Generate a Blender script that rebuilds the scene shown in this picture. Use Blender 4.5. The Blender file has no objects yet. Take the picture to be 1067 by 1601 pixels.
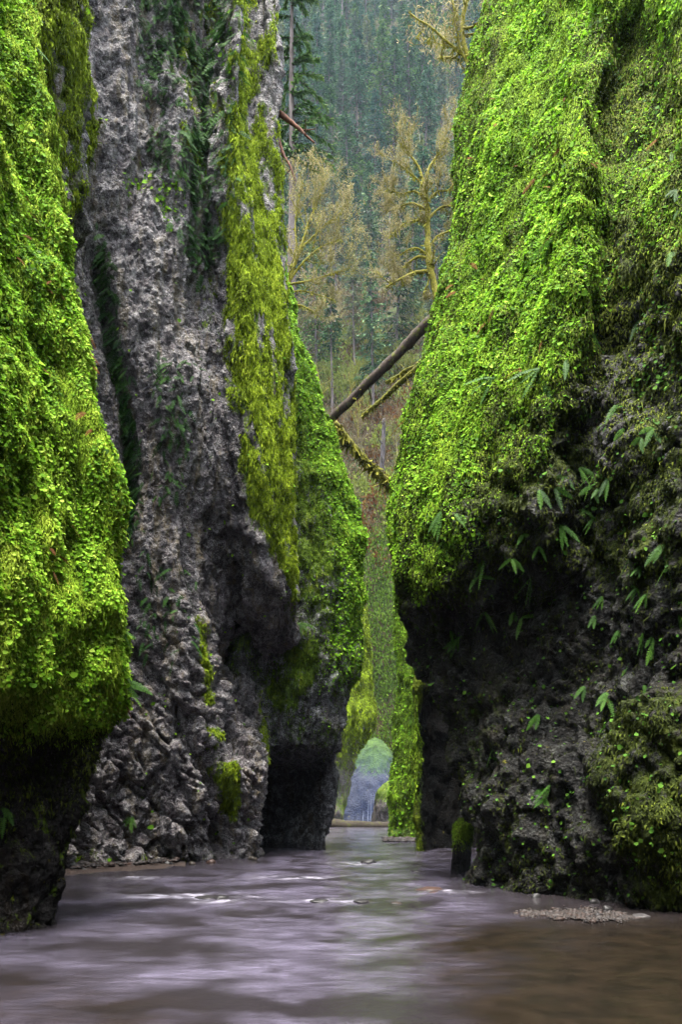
import bpy, math, random
import numpy as np
from mathutils import Vector

C = bpy.context.scene.collection
RNG = np.random.default_rng(7)
random.seed(7)
F, CX, HZ, CAMH = 1100.0, 533.5, 1262.0, 1.6          # focal length in photo pixels, horizon row, eye height

def W(px, py, d):                                     # photo pixel + real distance -> world point
    return ((px - CX) * d / F, d, CAMH + (HZ - py) * d / F)

def proj(P):
    y = np.maximum(P[..., 1], 0.05)
    return CX + P[..., 0] * F / y, HZ - (P[..., 2] - CAMH) * F / y

# ------------------------------------------------------------------ noise
def _hash(ix, iy, iz, seed):
    h = (ix.astype(np.uint32) * np.uint32(374761393) + iy.astype(np.uint32) * np.uint32(668265263)
         + iz.astype(np.uint32) * np.uint32(2147483647) + np.uint32((seed * 974634777 + 12345) & 0xffffffff))
    h = (h ^ (h >> np.uint32(13))) * np.uint32(1274126177)
    h = (h ^ (h >> np.uint32(16))) * np.uint32(2246822519)
    return h ^ (h >> np.uint32(15))

_G = np.array([[1,1,0],[-1,1,0],[1,-1,0],[-1,-1,0],[1,0,1],[-1,0,1],[1,0,-1],[-1,0,-1],
               [0,1,1],[0,-1,1],[0,1,-1],[0,-1,-1],[1,1,0],[-1,1,0],[0,-1,1],[0,-1,-1]], np.float32)

def noise(P, seed=0):                                 # Perlin noise, about -1..1
    sh = P.shape[:-1]
    P = P.reshape(-1, 3).astype(np.float32)
    I = np.floor(P).astype(np.int64); f = P - I
    u = f * f * f * (f * (f * 6 - 15) + 10)
    r = np.zeros(len(P), np.float32)
    with np.errstate(over='ignore'):
        for dx in (0, 1):
            for dy in (0, 1):
                for dz in (0, 1):
                    g = _G[_hash(I[:,0]+dx, I[:,1]+dy, I[:,2]+dz, seed) & np.uint32(15)]
                    w = ((u[:,0] if dx else 1-u[:,0]) * (u[:,1] if dy else 1-u[:,1]) * (u[:,2] if dz else 1-u[:,2]))
                    r += w * (g[:,0]*(f[:,0]-dx) + g[:,1]*(f[:,1]-dy) + g[:,2]*(f[:,2]-dz))
    return r.reshape(sh)

def fbm(P, octv=4, seed=0, lac=2.1, gain=.5):
    a, s, r = 1.0, 1.0, 0.0
    for o in range(octv):
        r = r + a * noise(P * s, seed + o * 17); a *= gain; s *= lac
    return r

def ridged(P, octv=4, seed=0, lac=2.1, gain=.5):
    a, s, r = 1.0, 1.0, 0.0
    for o in range(octv):
        r = r + a * (.56 - 2*np.abs(noise(P * s, seed + o * 17))); a *= gain; s *= lac
    return r

def worley(P, seed=0):                                # F1, F2, cell id 0..1
    sh = P.shape[:-1]
    P = P.reshape(-1, 3).astype(np.float32)
    I = np.floor(P).astype(np.int64)
    f1 = np.full(len(P), 9, np.float32); f2 = f1.copy(); cid = np.zeros(len(P), np.float32)
    with np.errstate(over='ignore'):
        for dx in (-1,0,1):
            for dy in (-1,0,1):
                for dz in (-1,0,1):
                    J = I + np.array([dx,dy,dz])
                    h = _hash(J[:,0], J[:,1], J[:,2], seed)
                    c = np.stack([(h & np.uint32(1023)) / 1023.0, ((h >> np.uint32(10)) & np.uint32(1023)) / 1023.0, ((h >> np.uint32(20)) & np.uint32(1023)) / 1023.0], 1)
                    d = np.linalg.norm(J + c - P, axis=1).astype(np.float32)
                    n = d < f1
                    f2 = np.where(n, f1, np.minimum(f2, d)); cid = np.where(n, c[:,0]*.7+c[:,1]*.3, cid); f1 = np.where(n, d, f1)
    return f1.reshape(sh), f2.reshape(sh), cid.reshape(sh)

def facets(P, seed=0):                                # angular rock faces: every cell is a tilted plane
    sh = P.shape[:-1]
    P = P.reshape(-1, 3).astype(np.float32); I = np.floor(P).astype(np.int64)
    f1 = np.full(len(P), 9, np.float32); f2 = f1.copy(); out = np.zeros(len(P), np.float32)
    with np.errstate(over='ignore'):
        for dx in (-1,0,1):
            for dy in (-1,0,1):
                for dz in (-1,0,1):
                    J = I + np.array([dx,dy,dz]); h = _hash(J[:,0], J[:,1], J[:,2], seed); g = _hash(J[:,0], J[:,1], J[:,2], seed+77)
                    u = lambda q, s: ((q >> np.uint32(s)) & np.uint32(1023)) / 1023.0
                    dv = P - (J + np.stack([u(h,0), u(h,10), u(h,20)], 1)); d = np.linalg.norm(dv, axis=1).astype(np.float32)
                    val = ((u(g,0)-.5)*dv[:,0] + (u(g,10)-.5)*dv[:,1] + (u(g,20)-.5)*dv[:,2])*2 + (u(g,5)-.5)*.6
                    n = d < f1
                    f2 = np.where(n, f1, np.minimum(f2, d)); out = np.where(n, val, out); f1 = np.where(n, d, f1)
    return (out - .45*np.clip(1-(f2-f1)/.14, 0, 1)).reshape(sh)

def sstep(a, b, x):
    t = np.clip((x - a) / (b - a), 0, 1); return t * t * (3 - 2 * t)

def poly(px, py, pts, soft=25):                       # soft mask of a polygon
    pts = np.array(pts, float); n = len(pts)
    inside = np.zeros(px.shape, bool); dist = np.full(px.shape, 1e9)
    for i in range(n):
        (x0, y0), (x1, y1) = pts[i], pts[(i+1) % n]
        c = ((y0 > py) != (y1 > py)) & (px < (x1-x0) * (py-y0) / ((y1-y0) if y1 != y0 else 1e-9) + x0)
        inside ^= c
        L2 = (x1-x0)**2 + (y1-y0)**2
        t = np.clip(((px-x0)*(x1-x0) + (py-y0)*(y1-y0)) / L2, 0, 1)
        dist = np.minimum(dist, np.hypot(px - x0 - t*(x1-x0), py - y0 - t*(y1-y0)))
    return sstep(-soft, soft, np.where(inside, dist, -dist))

# ------------------------------------------------------------------ mesh building
def build(name, V, faces, mat=None, parent=None, attrs=None, smooth=True):
    V = np.asarray(V, np.float32).reshape(-1, 3)
    me = bpy.data.meshes.new(name)
    me.vertices.add(len(V)); me.vertices.foreach_set('co', V.ravel())
    faces = [np.asarray(f, np.int32) for f in faces if len(f)]
    sizes = np.concatenate([np.full(len(f), f.shape[1], np.int32) for f in faces])
    idx = np.concatenate([f.ravel() for f in faces])
    me.loops.add(len(idx)); me.loops.foreach_set('vertex_index', idx)
    me.polygons.add(len(sizes))
    st = np.zeros(len(sizes), np.int32); st[1:] = np.cumsum(sizes)[:-1]
    me.polygons.foreach_set('loop_start', st)
    me.update(calc_edges=True)
    me.polygons.foreach_set('use_smooth', np.full(len(sizes), smooth, bool))
    for k, a in (attrs or {}).items():
        me.attributes.new(k, 'FLOAT', 'POINT').data.foreach_set('value', np.asarray(a, np.float32).ravel())
    me.validate()
    o = bpy.data.objects.new(name, me); C.objects.link(o)
    if mat: me.materials.append(mat)
    if parent: o.parent = parent
    return o

def tag(o, label=None, cat=None, group=None, kind=None):
    if label: o['label'] = label
    if cat: o['category'] = cat
    if group: o['group'] = group
    if kind: o['kind'] = kind
    return o

def empty(name, loc=(0,0,0), rz=0):
    o = bpy.data.objects.new(name, None); C.objects.link(o)
    o.location = loc; o.rotation_euler = (0, 0, rz); o.empty_display_size = .2
    return o

def copy_tree(o, parent=None):
    c = o.copy(); C.objects.link(c); c.parent = parent
    for ch in list(o.children): copy_tree(ch, c)
    return c

class MB:                                             # collects pieces of ONE mesh
    def __init__(s): s.v, s.q, s.t, s.a, s.n = [], [], [], [], 0
    def add(s, V, quads=(), tris=(), var=0.5):
        V = np.asarray(V, float).reshape(-1, 3)
        s.v.append(V)
        if len(quads): s.q.append(np.asarray(quads, int).reshape(-1, 4) + s.n)
        if len(tris): s.t.append(np.asarray(tris, int).reshape(-1, 3) + s.n)
        s.a.append(np.broadcast_to(np.asarray(var, float), (len(V),))); s.n += len(V)
    def tube(s, pts, rad, sides=7, var=.5, rough=0., seed=0):
        P = np.asarray(pts, float); n = len(P)
        R = np.broadcast_to(np.asarray(rad, float), (n,))
        T = np.gradient(P, axis=0); T /= np.linalg.norm(T, axis=1)[:, None] + 1e-9
        up = np.where(np.abs(T[:, 2:3]) < .9, np.array([[0,0,1.]]), np.array([[1.,0,0]]))
        A = np.cross(T, up); A /= np.linalg.norm(A, axis=1)[:, None] + 1e-9
        for i in range(1, n):
            if A[i] @ A[i-1] < 0: A[i] = -A[i]
        B = np.cross(T, A)
        th = np.linspace(0, 2*math.pi, sides, endpoint=False)
        V = P[:, None] + (np.cos(th)[None, :, None]*A[:, None] + np.sin(th)[None, :, None]*B[:, None]) * R[:, None, None]
        if rough:
            k = noise(V * (1.6 / max(R.max(), .02) * .4) + seed, 5) * rough
            V = P[:, None] + (V - P[:, None]) * (1 + k[..., None])
        i, j = np.meshgrid(np.arange(n-1), np.arange(sides), indexing='ij'); j2 = (j+1) % sides
        Q = np.stack([i*sides+j, i*sides+j2, (i+1)*sides+j2, (i+1)*sides+j], -1).reshape(-1, 4)
        V = V.reshape(-1, 3)
        V = np.vstack([V, P[0] , P[-1]])
        k = n*sides
        tr = [(k, (a+1) % sides, a) for a in range(sides)] + [(k+1, (n-1)*sides+a, (n-1)*sides+(a+1) % sides) for a in range(sides)]
        s.add(V, Q, tr, var)
    def build(s, name, mat, parent=None, smooth=True):
        fs = []
        if s.q: fs.append(np.concatenate(s.q))
        if s.t: fs.append(np.concatenate(s.t))
        return build(name, np.concatenate(s.v), fs, mat, parent, {'var': np.concatenate(s.a)}, smooth)

def flakes(P, A, B, w, l, var, droop=0.0):            # pointed leaves: base P, axis A (length l), side B (width w)
    n = len(P); Nn = np.cross(A, B)
    w = np.asarray(w).reshape(-1,1); l = np.asarray(l).reshape(-1,1)
    V = np.stack([P, P + A*l*.35 + B*w*.5 + Nn*w*.15, P + A*l*.75 + B*w*.36 + Nn*w*.05, P + A*l,
                  P + A*l*.75 - B*w*.36 + Nn*w*.05, P + A*l*.35 - B*w*.5 + Nn*w*.15], 1)
    if droop: V[:, 3, 2] -= droop*l[:, 0]
    k = np.arange(n)[:, None]*6
    Q = np.concatenate([k + np.array([[0,1,2,3]]), k + np.array([[0,3,4,5]])])
    return V.reshape(-1, 3), Q, np.repeat(var, 6)

def norm(v): return v / (np.linalg.norm(v, axis=-1, keepdims=True) + 1e-9)

# ------------------------------------------------------------------ materials
class NT:
    def __init__(s, name):
        s.m = bpy.data.materials.new(name); s.m.use_nodes = True
        s.t = s.m.node_tree; s.t.nodes.clear()
    def n(s, kind, **kw):
        nd = s.t.nodes.new(kind)
        for k, v in kw.items(): setattr(nd, k, v)
        return nd
    def l(s, a, b): s.t.links.new(a, b)
    def noise(s, vec, scale, detail=4, rough=.6, dist=0.):
        nd = s.n('ShaderNodeTexNoise'); s.l(vec, nd.inputs['Vector'])
        nd.inputs['Scale'].default_value = scale; nd.inputs['Detail'].default_value = detail
        nd.inputs['Roughness'].default_value = rough; nd.inputs['Distortion'].default_value = dist
        return nd.outputs['Fac']
    def voro(s, vec, scale, feature='F1'):
        nd = s.n('ShaderNodeTexVoronoi', feature=feature); s.l(vec, nd.inputs['Vector']); nd.inputs['Scale'].default_value = scale
        return nd.outputs['Distance']
    def ramp(s, fac, stops):
        nd = s.n('ShaderNodeValToRGB'); s.l(fac, nd.inputs[0]); e = nd.color_ramp.elements
        while len(e) < len(stops): e.new(.5)
        for el, (p, c) in zip(e, stops):
            el.position = p; el.color = (*c, 1) if hasattr(c, '__len__') else (c, c, c, 1)
        return nd.outputs[0]
    def mix(s, fac, a, b, blend='MIX'):
        nd = s.n('ShaderNodeMix', data_type='RGBA', blend_type=blend)
        for sock, v in ((nd.inputs[0], fac), (nd.inputs[6], a), (nd.inputs[7], b)):
            if isinstance(v, (int, float)): sock.default_value = v
            elif isinstance(v, tuple): sock.default_value = (*v, 1)
            else: s.l(v, sock)
        return nd.outputs[2]
    def math(s, op, a, b=0., clamp=False):
        nd = s.n('ShaderNodeMath', operation=op, use_clamp=clamp)
        for sock, v in ((nd.inputs[0], a), (nd.inputs[1], b)):
            if isinstance(v, (int, float)): sock.default_value = v
            else: s.l(v, sock)
        return nd.outputs[0]
    def attr(s, name): return s.n('ShaderNodeAttribute', attribute_name=name).outputs['Fac']
    def pos(s): return s.n('ShaderNodeNewGeometry').outputs['Position']
    def objc(s): return s.n('ShaderNodeTexCoord').outputs['Object']
    def scalev(s, vec, xyz):
        nd = s.n('ShaderNodeVectorMath', operation='MULTIPLY'); s.l(vec, nd.inputs[0]); nd.inputs[1].default_value = xyz
        return nd.outputs[0]
    def warp(s, vec, amt, scale):
        nd = s.n('ShaderNodeTexNoise'); s.l(vec, nd.inputs['Vector']); nd.inputs['Scale'].default_value = scale; nd.inputs['Detail'].default_value = 2
        a = s.n('ShaderNodeVectorMath', operation='MULTIPLY_ADD'); s.l(nd.outputs['Color'], a.inputs[0]); a.inputs[1].default_value = (amt,)*3; s.l(vec, a.inputs[2])
        return a.outputs[0]
    def bump(s, h, strength, dist, normal=None):
        nd = s.n('ShaderNodeBump'); s.l(h, nd.inputs['Height']); nd.inputs['Strength'].default_value = strength; nd.inputs['Distance'].default_value = dist
        if normal is not None: s.l(normal, nd.inputs['Normal'])
        return nd.outputs[0]
    def out(s, color, rough=.9, normal=None, spec=.3, trans=0.):
        p = s.n('ShaderNodeBsdfPrincipled')
        if isinstance(color, tuple): p.inputs['Base Color'].default_value = (*color, 1)
        else: s.l(color, p.inputs['Base Color'])
        if isinstance(rough, (int, float)): p.inputs['Roughness'].default_value = rough
        else: s.l(rough, p.inputs['Roughness'])
        p.inputs['Specular IOR Level'].default_value = spec
        if normal is not None: s.l(normal, p.inputs['Normal'])
        o = s.n('ShaderNodeOutputMaterial'); sh = p.outputs[0]
        if trans:
            tb = s.n('ShaderNodeBsdfTranslucent')
            if isinstance(color, tuple): tb.inputs[0].default_value = (*color, 1)
            else: s.l(color, tb.inputs[0])
            mx = s.n('ShaderNodeMixShader'); mx.inputs[0].default_value = trans
            s.l(p.outputs[0], mx.inputs[1]); s.l(tb.outputs[0], mx.inputs[2]); sh = mx.outputs[0]
        s.l(sh, o.inputs[0]); return s.m

def foliage_mat(name, stops, trans=.35, rough=.65, spec=.2, tree=False):
    t = NT(name); c = t.ramp(t.attr('var'), stops)
    if tree:                                          # every tree has its own shade of green
        rnd = t.n('ShaderNodeObjectInfo').outputs['Random']
        c = t.mix(1., c, t.ramp(rnd, [(0, (.45,.50,.55)), (.35, (.8,.95,1.1)), (.7, (1.2,1.2,1.0)), (1, (1.7,1.5,1.1))]), 'MULTIPLY')
    return t.out(c, rough, None, spec, trans)

def cliff_mat(name, spec=.3, rock=((.008,.0065,.007),(.045,.036,.039),(.136,.112,.120)), lichen=(.33,.315,.31), lichen_amt=.5,
              moss=((.018,.030,.004),(.060,.105,.006),(.16,.20,.012)), stain=(.10,.075,.035), mscale=1., rough=.8):
    t = NT(name); p = t.pos()
    p = t.warp(p, .06, 7.)
    ps = t.scalev(p, (1, 1, .45)); pv = t.scalev(p, (1, 1, .12))
    n1 = t.noise(ps, 1.3*mscale, 8, .7, .4); n2 = t.noise(p, 9*mscale, 6, .75, .3); n3 = t.noise(p, 34*mscale, 3, .7)
    v1 = t.voro(p, 13*mscale)
    k = t.math('ADD', t.math('MULTIPLY', n1, .36), t.math('MULTIPLY', n2, .64))
    rc = t.ramp(k, [(.38, rock[0]), (.50, rock[1]), (.60, rock[2])])
    ck = t.ramp(t.voro(t.scalev(p, (1,1,.6)), 7*mscale, 'DISTANCE_TO_EDGE'), [(.0, .25), (.07, 1.)])
    rc = t.mix(1., rc, ck, 'MULTIPLY')
    # brown water stains running down, pale lichen crusts, on dark rock also painted glints
    st = t.ramp(t.noise(pv, 3.0*mscale, 4, .6, .2), [(.52, 0.), (.64, .85)])
    rc = t.mix(st, rc, stain)
    lm = t.math('ADD', t.math('MULTIPLY', n3, .55), t.math('MULTIPLY', t.noise(p, 3.2*mscale, 5, .75, .5), .55))
    lf = t.ramp(lm, [(.60 - .10*lichen_amt, 0.), (.70 - .08*lichen_amt, 1.)])
    rc = t.mix(t.math('MULTIPLY', lf, min(1., .9*lichen_amt+.1)), rc, lichen)
    yl = t.ramp(t.noise(p, 5*mscale, 4, .7), [(.66, 0.), (.72, .8)])
    rc = t.mix(yl, rc, (.17, .16, .02))
    # moss
    pm = t.scalev(p, (1, 1, .4))
    m1 = t.noise(pm, 9*mscale, 5, .7, .3); m2 = t.noise(p, 2.0*mscale, 3, .6)
    mk = t.math('ADD', t.math('MULTIPLY', m1, .6), t.math('MULTIPLY', m2, .4))
    mc = t.ramp(mk, [(.36, moss[0]), (.50, moss[1]), (.64, moss[2])])
    br = t.noise(pm, 6*mscale, 6, .75, .3)
    f = t.math('ADD', t.attr('moss'), t.math('MULTIPLY', t.math('SUBTRACT', br, .5), 1.9))
    f = t.ramp(f, [(.42, 0.), (.58, 1.)])
    col = t.mix(f, rc, mc)
    hgt = t.math('ADD', t.math('MULTIPLY', n2, .6), t.math('ADD', t.math('MULTIPLY', n3, .35), t.math('MULTIPLY', v1, .5)))
    nm = t.bump(hgt, 1., .12/mscale)
    rg = t.ramp(n2, [(.35, rough - .25), (.7, rough + .1)])
    return t.out(col, t.mix(f, rg, (.95, .95, .95)), nm, spec)

def bark_mat(name, a, b, mossc=None, moss_amt=.5, sc=6.):
    t = NT(name); p = t.objc(); n = t.noise(t.scalev(p, (1, 1, .25)), sc*2, 5, .7, .3)
    c = t.ramp(n, [(.35, a), (.65, b)])
    if mossc:
        m = t.ramp(t.noise(p, sc*.7, 5, .7), [(.62 - .3*moss_amt, 0.), (.72 - .3*moss_amt, 1.)])
        c = t.mix(m, c, t.ramp(t.noise(p, sc*4, 3, .7), [(.35, tuple(x*.45 for x in mossc)), (.65, mossc)]))
    return t.out(c, .9, t.bump(n, .8, .03), .2)

# ------------------------------------------------------------------ lofted cliffs
def station(pts):                                     # vertical curve -> function of z
    P = np.array([(p[1:] if p[0] == 'w' else W(*p)) for p in pts], float)
    P = P[np.argsort(P[:, 2])]
    return P

def loft(stations, z0, z1, ds, fine, coarse=6.0, side=-1, smooth_z=.35):
    """stations: vertical curves from left to right seen from the stream; fine=(first,last) segment kept dense."""
    nz = int((z1 - z0) / ds) + 1
    z = np.linspace(z0, z1, nz)
    cols = []
    for P in stations:
        if callable(P): x, y = P(z)
        else:
            x = np.interp(z, P[:, 2], P[:, 0]); y = np.interp(z, P[:, 2], P[:, 1])
        k = max(1, int(smooth_z / (z[1]-z[0])))
        if k > 1:
            w = np.hanning(2*k+1); w /= w.sum()
            x = np.convolve(np.pad(x, k, mode='edge'), w, 'valid'); y = np.convolve(np.pad(y, k, mode='edge'), w, 'valid')
        cols.append(np.stack([x, y], -1))
    S = np.stack(cols, 0)                             # station, z, xy
    n = len(S); U = [];
    seg = np.linalg.norm(np.diff(S, axis=0), axis=2).mean(1)
    for i in range(n-1):
        d = ds if fine[0] <= i < fine[1] else ds*coarse
        m = max(2, int(math.ceil(seg[i]*1.08/d)))
        U.append(i + np.arange(m)/m)
    U = np.concatenate(U + [np.array([n-1.])])
    i = np.clip(np.floor(U).astype(int), 0, n-2); t = (U - i)[:, None, None]
    p0, p1, p2, p3 = S[np.maximum(i-1, 0)], S[i], S[i+1], S[np.minimum(i+2, n-1)]
    # centripetal-like tangents keep the curve from overshooting where stations are unevenly spaced
    def ln(a, b): return np.linalg.norm(b-a, axis=2, keepdims=True) + 1e-3
    a, b, c = ln(p0, p1), ln(p1, p2), ln(p2, p3)
    m1 = b * ((p2-p1)/b * a + (p1-p0)/a * b) / (a+b); m2 = b * ((p3-p2)/c * b + (p2-p1)/b * c) / (b+c)
    m1 = np.where((i == 0)[:, None, None], p2-p1, m1); m2 = np.where((i == n-2)[:, None, None], p2-p1, m2)
    XY = (2*t**3-3*t**2+1)*p1 + (t**3-2*t**2+t)*m1 + (-2*t**3+3*t**2)*p2 + (t**3-t**2)*m2
    G = np.empty((nz, len(U), 3))
    G[..., :2] = XY.transpose(1, 0, 2); G[..., 2] = z[:, None]
    return G

def fall(G, su, sz, octv=3, seed=0, wob=.35):        # ridges that run down the fall line of the wall
    seg = np.linalg.norm(np.diff(G, axis=1), axis=2).mean(0); u = np.concatenate([[0], np.cumsum(seg)])
    Q = np.stack([np.broadcast_to(u*su, G.shape[:2]), G[..., 2]*sz, np.full(G.shape[:2], seed*3.3)], -1).copy()
    Q[..., 0] += wob*fbm(G*.6, 3, seed+5)
    return ridged(Q, octv, seed)

def gnormals(G):
    du = np.gradient(G, axis=1); dv = np.gradient(G, axis=0)
    return norm(np.cross(du, dv))

def blur(A, k):
    for ax in (0, 1):
        w = np.hanning(2*k+3)[1:-1]; w /= w.sum()
        A = np.apply_along_axis(lambda v: np.convolve(np.pad(v, k, mode='edge'), w, 'valid'), ax, A)
    return A

def cliff(name, G, disp, mat, moss, side, label, cat='cliff', cap=True):
    N = gnormals(G)
    P = G + N * disp[..., None]
    nz, nu = P.shape[:2]
    M = moss
    Q = P
    if cap:                                           # the plateau behind the brink
        top = P[-1]; rows = []
        for off, up in ((.6, .25), (3., .8), (10, 2), (30, 6)):
            r = top.copy(); r[:, 0] += side*off; r[:, 2] += up; rows.append(r)
        Q = np.concatenate([P, np.stack(rows)], 0); M = np.concatenate([moss, np.repeat(moss[-1:], 4, 0)], 0)
    n2 = Q.shape[0]
    i, j = np.meshgrid(np.arange(n2-1), np.arange(nu-1), indexing='ij')
    k = (i*nu + j).ravel()
    o = build(name, Q, [np.stack([k, k+1, k+nu+1, k+nu], 1)], mat, None, {'moss': M})
    tag(o, label, cat, None, 'structure')
    return P, gnormals(P)

def scatter(P, N, dens, margin=160, back=-.25):
    """random points on a cliff grid with dens (per square metre), only where the photograph could see them"""
    e1 = P[:-1, 1:] - P[:-1, :-1]; e2 = P[1:, :-1] - P[:-1, :-1]
    area = np.linalg.norm(np.cross(e1, e2), axis=-1)
    px, py = proj(P[:-1, :-1])
    ok = (P[:-1, :-1, 1] > 1.5) & (px > -margin) & (px < 1067+margin) & (py > -margin) & (py < 1601+margin)
    view = norm(np.array([0, 0, CAMH]) - P[:-1, :-1])
    ok &= (N[:-1, :-1]*view).sum(-1) > back
    cnt = RNG.poisson(area * dens[:-1, :-1] * ok)
    i, j = np.nonzero(cnt); r = cnt[i, j]
    i = np.repeat(i, r); j = np.repeat(j, r)
    a = RNG.random((len(i), 1)); b = RNG.random((len(i), 1))
    pts = P[i, j]*(1-a)*(1-b) + P[i, j+1]*a*(1-b) + P[i+1, j]*(1-a)*b + P[i+1, j+1]*a*b
    return pts, N[i, j], (i, j)

def moss_strands(name, P, N, dens, mat, label, size=.12, width=.03, varf=None, out=.5):
    p, n, ij = scatter(P, N, dens)
    m = len(p)
    if not m: return
    dn = np.array([0, 0, -1.]) + RNG.normal(0, .28, (m, 3)); dn = norm(dn - (dn*n).sum(-1, keepdims=True)*n*.6)
    L = (size * RNG.lognormal(0, .45, m))[:, None]; w = (width * RNG.lognormal(0, .35, m))[:, None]
    sd = norm(np.cross(dn, n) + RNG.normal(0, .35, (m, 3)))
    o = n * L * (out * RNG.uniform(.4, 1.3, (m, 1)))
    V = np.stack([p - sd*w*.5 - n*.01, p + sd*w*.5 - n*.01,
                  p + o*.9 + dn*L*.35 - sd*w*.55, p + o*.9 + dn*L*.35 + sd*w*.55,
                  p + o*.75 + dn*L], 1)
    k = np.arange(m)[:, None]*5
    q = k + np.array([[0, 1, 3, 2]]); t = k + np.array([[2, 3, 4]])
    clump = noise(p*np.array([2.2, 2.2, 1.0]), 91)*.30 + noise(p*7, 92)*.2
    v = np.clip(.5 + clump + RNG.normal(0, .13, m) + (varf[ij] if varf is not None else 0), 0.01, .99)
    v5 = np.clip(np.stack([v-.12, v-.12, v, v, v+.10], 1), 0.01, .99)
    ob = build(name, V.reshape(-1, 3), [q, t], mat, None, {'var': v5.ravel()})
    return tag(ob, label, 'moss', None, 'stuff')

def leafy_cover(name, P, N, dens, mat, label, size=.07, varf=None, lift=.035, cat='ground cover'):
    p, n, ij = scatter(P, N, dens)
    m = len(p)
    if not m: return
    ax = norm(n*RNG.uniform(.1, .9, (m, 1)) + np.array([0, 0, -.5]) + RNG.normal(0, .55, (m, 3)))
    face = norm(n*.9 + np.array([0, -.25, .5]) + RNG.normal(0, .42, (m, 3)))
    B = norm(np.cross(face, ax)); ax = norm(np.cross(B, face))
    l = size * RNG.lognormal(0, .35, m); w = l * RNG.uniform(.75, 1.1, m)
    base = p + n * (lift * RNG.uniform(.1, 1.5, (m, 1)))
    v = np.clip(.47 + noise(p*3, 71)*.35 + noise(p*.8, 72)*.35 + RNG.normal(0, .19, m) + (varf[ij] if varf is not None else 0), .01, .99)
    V, Q, a = flakes(base, ax, B, w, l, v)
    ob = build(name, V, [Q], mat, None, {'var': a})
    return tag(ob, label, cat, None, 'stuff')

def frond(mb, p, d, up, L, w, pairs, var, sag=.5):
    """one fern frond from p along d with sagging tip"""
    d = norm(np.asarray(d, float)); side = norm(np.cross(d, np.asarray(up, float)))
    s = np.linspace(0, 1, pairs+1)
    pts = p + d*(s*L)[:, None] + np.array([0, 0, -1.])*(sag*L*s**2)[:, None]
    tang = norm(np.gradient(pts, axis=0))
    nn = norm(np.cross(side, tang))
    for sg in (1, -1):
        b = pts[1:]; wd = w*np.sin(np.pi*np.clip(.12 + .88*s[1:], 0, 1))**.7 + .008
        A = norm(side*sg + tang[1:]*.35 + nn[1:]*(-.15) + RNG.normal(0, .08, b.shape))
        B = norm(np.cross(nn[1:], A))
        V, Q, a = flakes(b, A, B, np.full(len(b), L/pairs*.85), wd, np.clip(np.full(len(b), var)+RNG.normal(0, .08, len(b)), 0, 1))
        mb.add(V, Q, (), a)
    sw = side*.006
    V = np.stack([pts - sw, pts + sw], 1).reshape(-1, 3)
    Q = [(2*i, 2*i+1, 2*i+3, 2*i+2) for i in range(pairs)]
    mb.add(V, Q, (), var)

# ------------------------------------------------------------------ camera, light, air
cam = bpy.data.cameras.new('camera'); co = bpy.data.objects.new('camera', cam); C.objects.link(co)
co.location = (0, 0, CAMH); co.rotation_euler = (math.radians(90), 0, 0)
cam.sensor_fit = 'HORIZONTAL'; cam.sensor_width = 36; cam.lens = 36*F/1067
cam.shift_y = (HZ - 800.5)/1067; cam.clip_start = .1; cam.clip_end = 3000
sc = bpy.context.scene; sc.camera = co
SUN_EL, SUN_AZ = 80., 200.                             # azimuth from +y (up the gorge) towards +x
sun = bpy.data.lights.new('sun', 'SUN'); so = bpy.data.objects.new('sun', sun); C.objects.link(so)
sun.energy = 1.5; sun.angle = math.radians(22); sun.color = (1., .96, .88)
el, az = math.radians(SUN_EL), math.radians(SUN_AZ)
sdir = Vector((math.cos(el)*math.sin(az), math.cos(el)*math.cos(az), math.sin(el)))
so.rotation_euler = sdir.to_track_quat('Z', 'Y').to_euler()
wd = bpy.data.worlds.new('World'); sc.world = wd; wd.use_nodes = True
wt = wd.node_tree; bg = wt.nodes['Background']
sky = wt.nodes.new('ShaderNodeTexSky'); sky.sky_type = 'NISHITA'; sky.sun_disc = False
sky.sun_elevation = el; sky.sun_rotation = az; sky.air_density = 1.3; sky.dust_density = 4.; sky.ozone_density = 1.5
hs = wt.nodes.new('ShaderNodeHueSaturation'); hs.inputs['Saturation'].default_value = .45   # an overcast sky is nearly white
wt.links.new(sky.outputs[0], hs.inputs['Color']); wt.links.new(hs.outputs[0], bg.inputs[0]); bg.inputs[1].default_value = .11
sc.view_settings.view_transform = 'Standard'; sc.view_settings.look = 'None'
sc.view_settings.exposure = 3.55; sc.view_settings.gamma = 1
sc.cycles.use_denoising = True; sc.cycles.max_bounces = 6; sc.cycles.diffuse_bounces = 3; sc.cycles.glossy_bounces = 3
sc.cycles.transmission_bounces = 3; sc.cycles.volume_bounces = 0; sc.cycles.caustics_reflective = False; sc.cycles.caustics_refractive = False
sc.cycles.sample_clamp_indirect = 4

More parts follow.
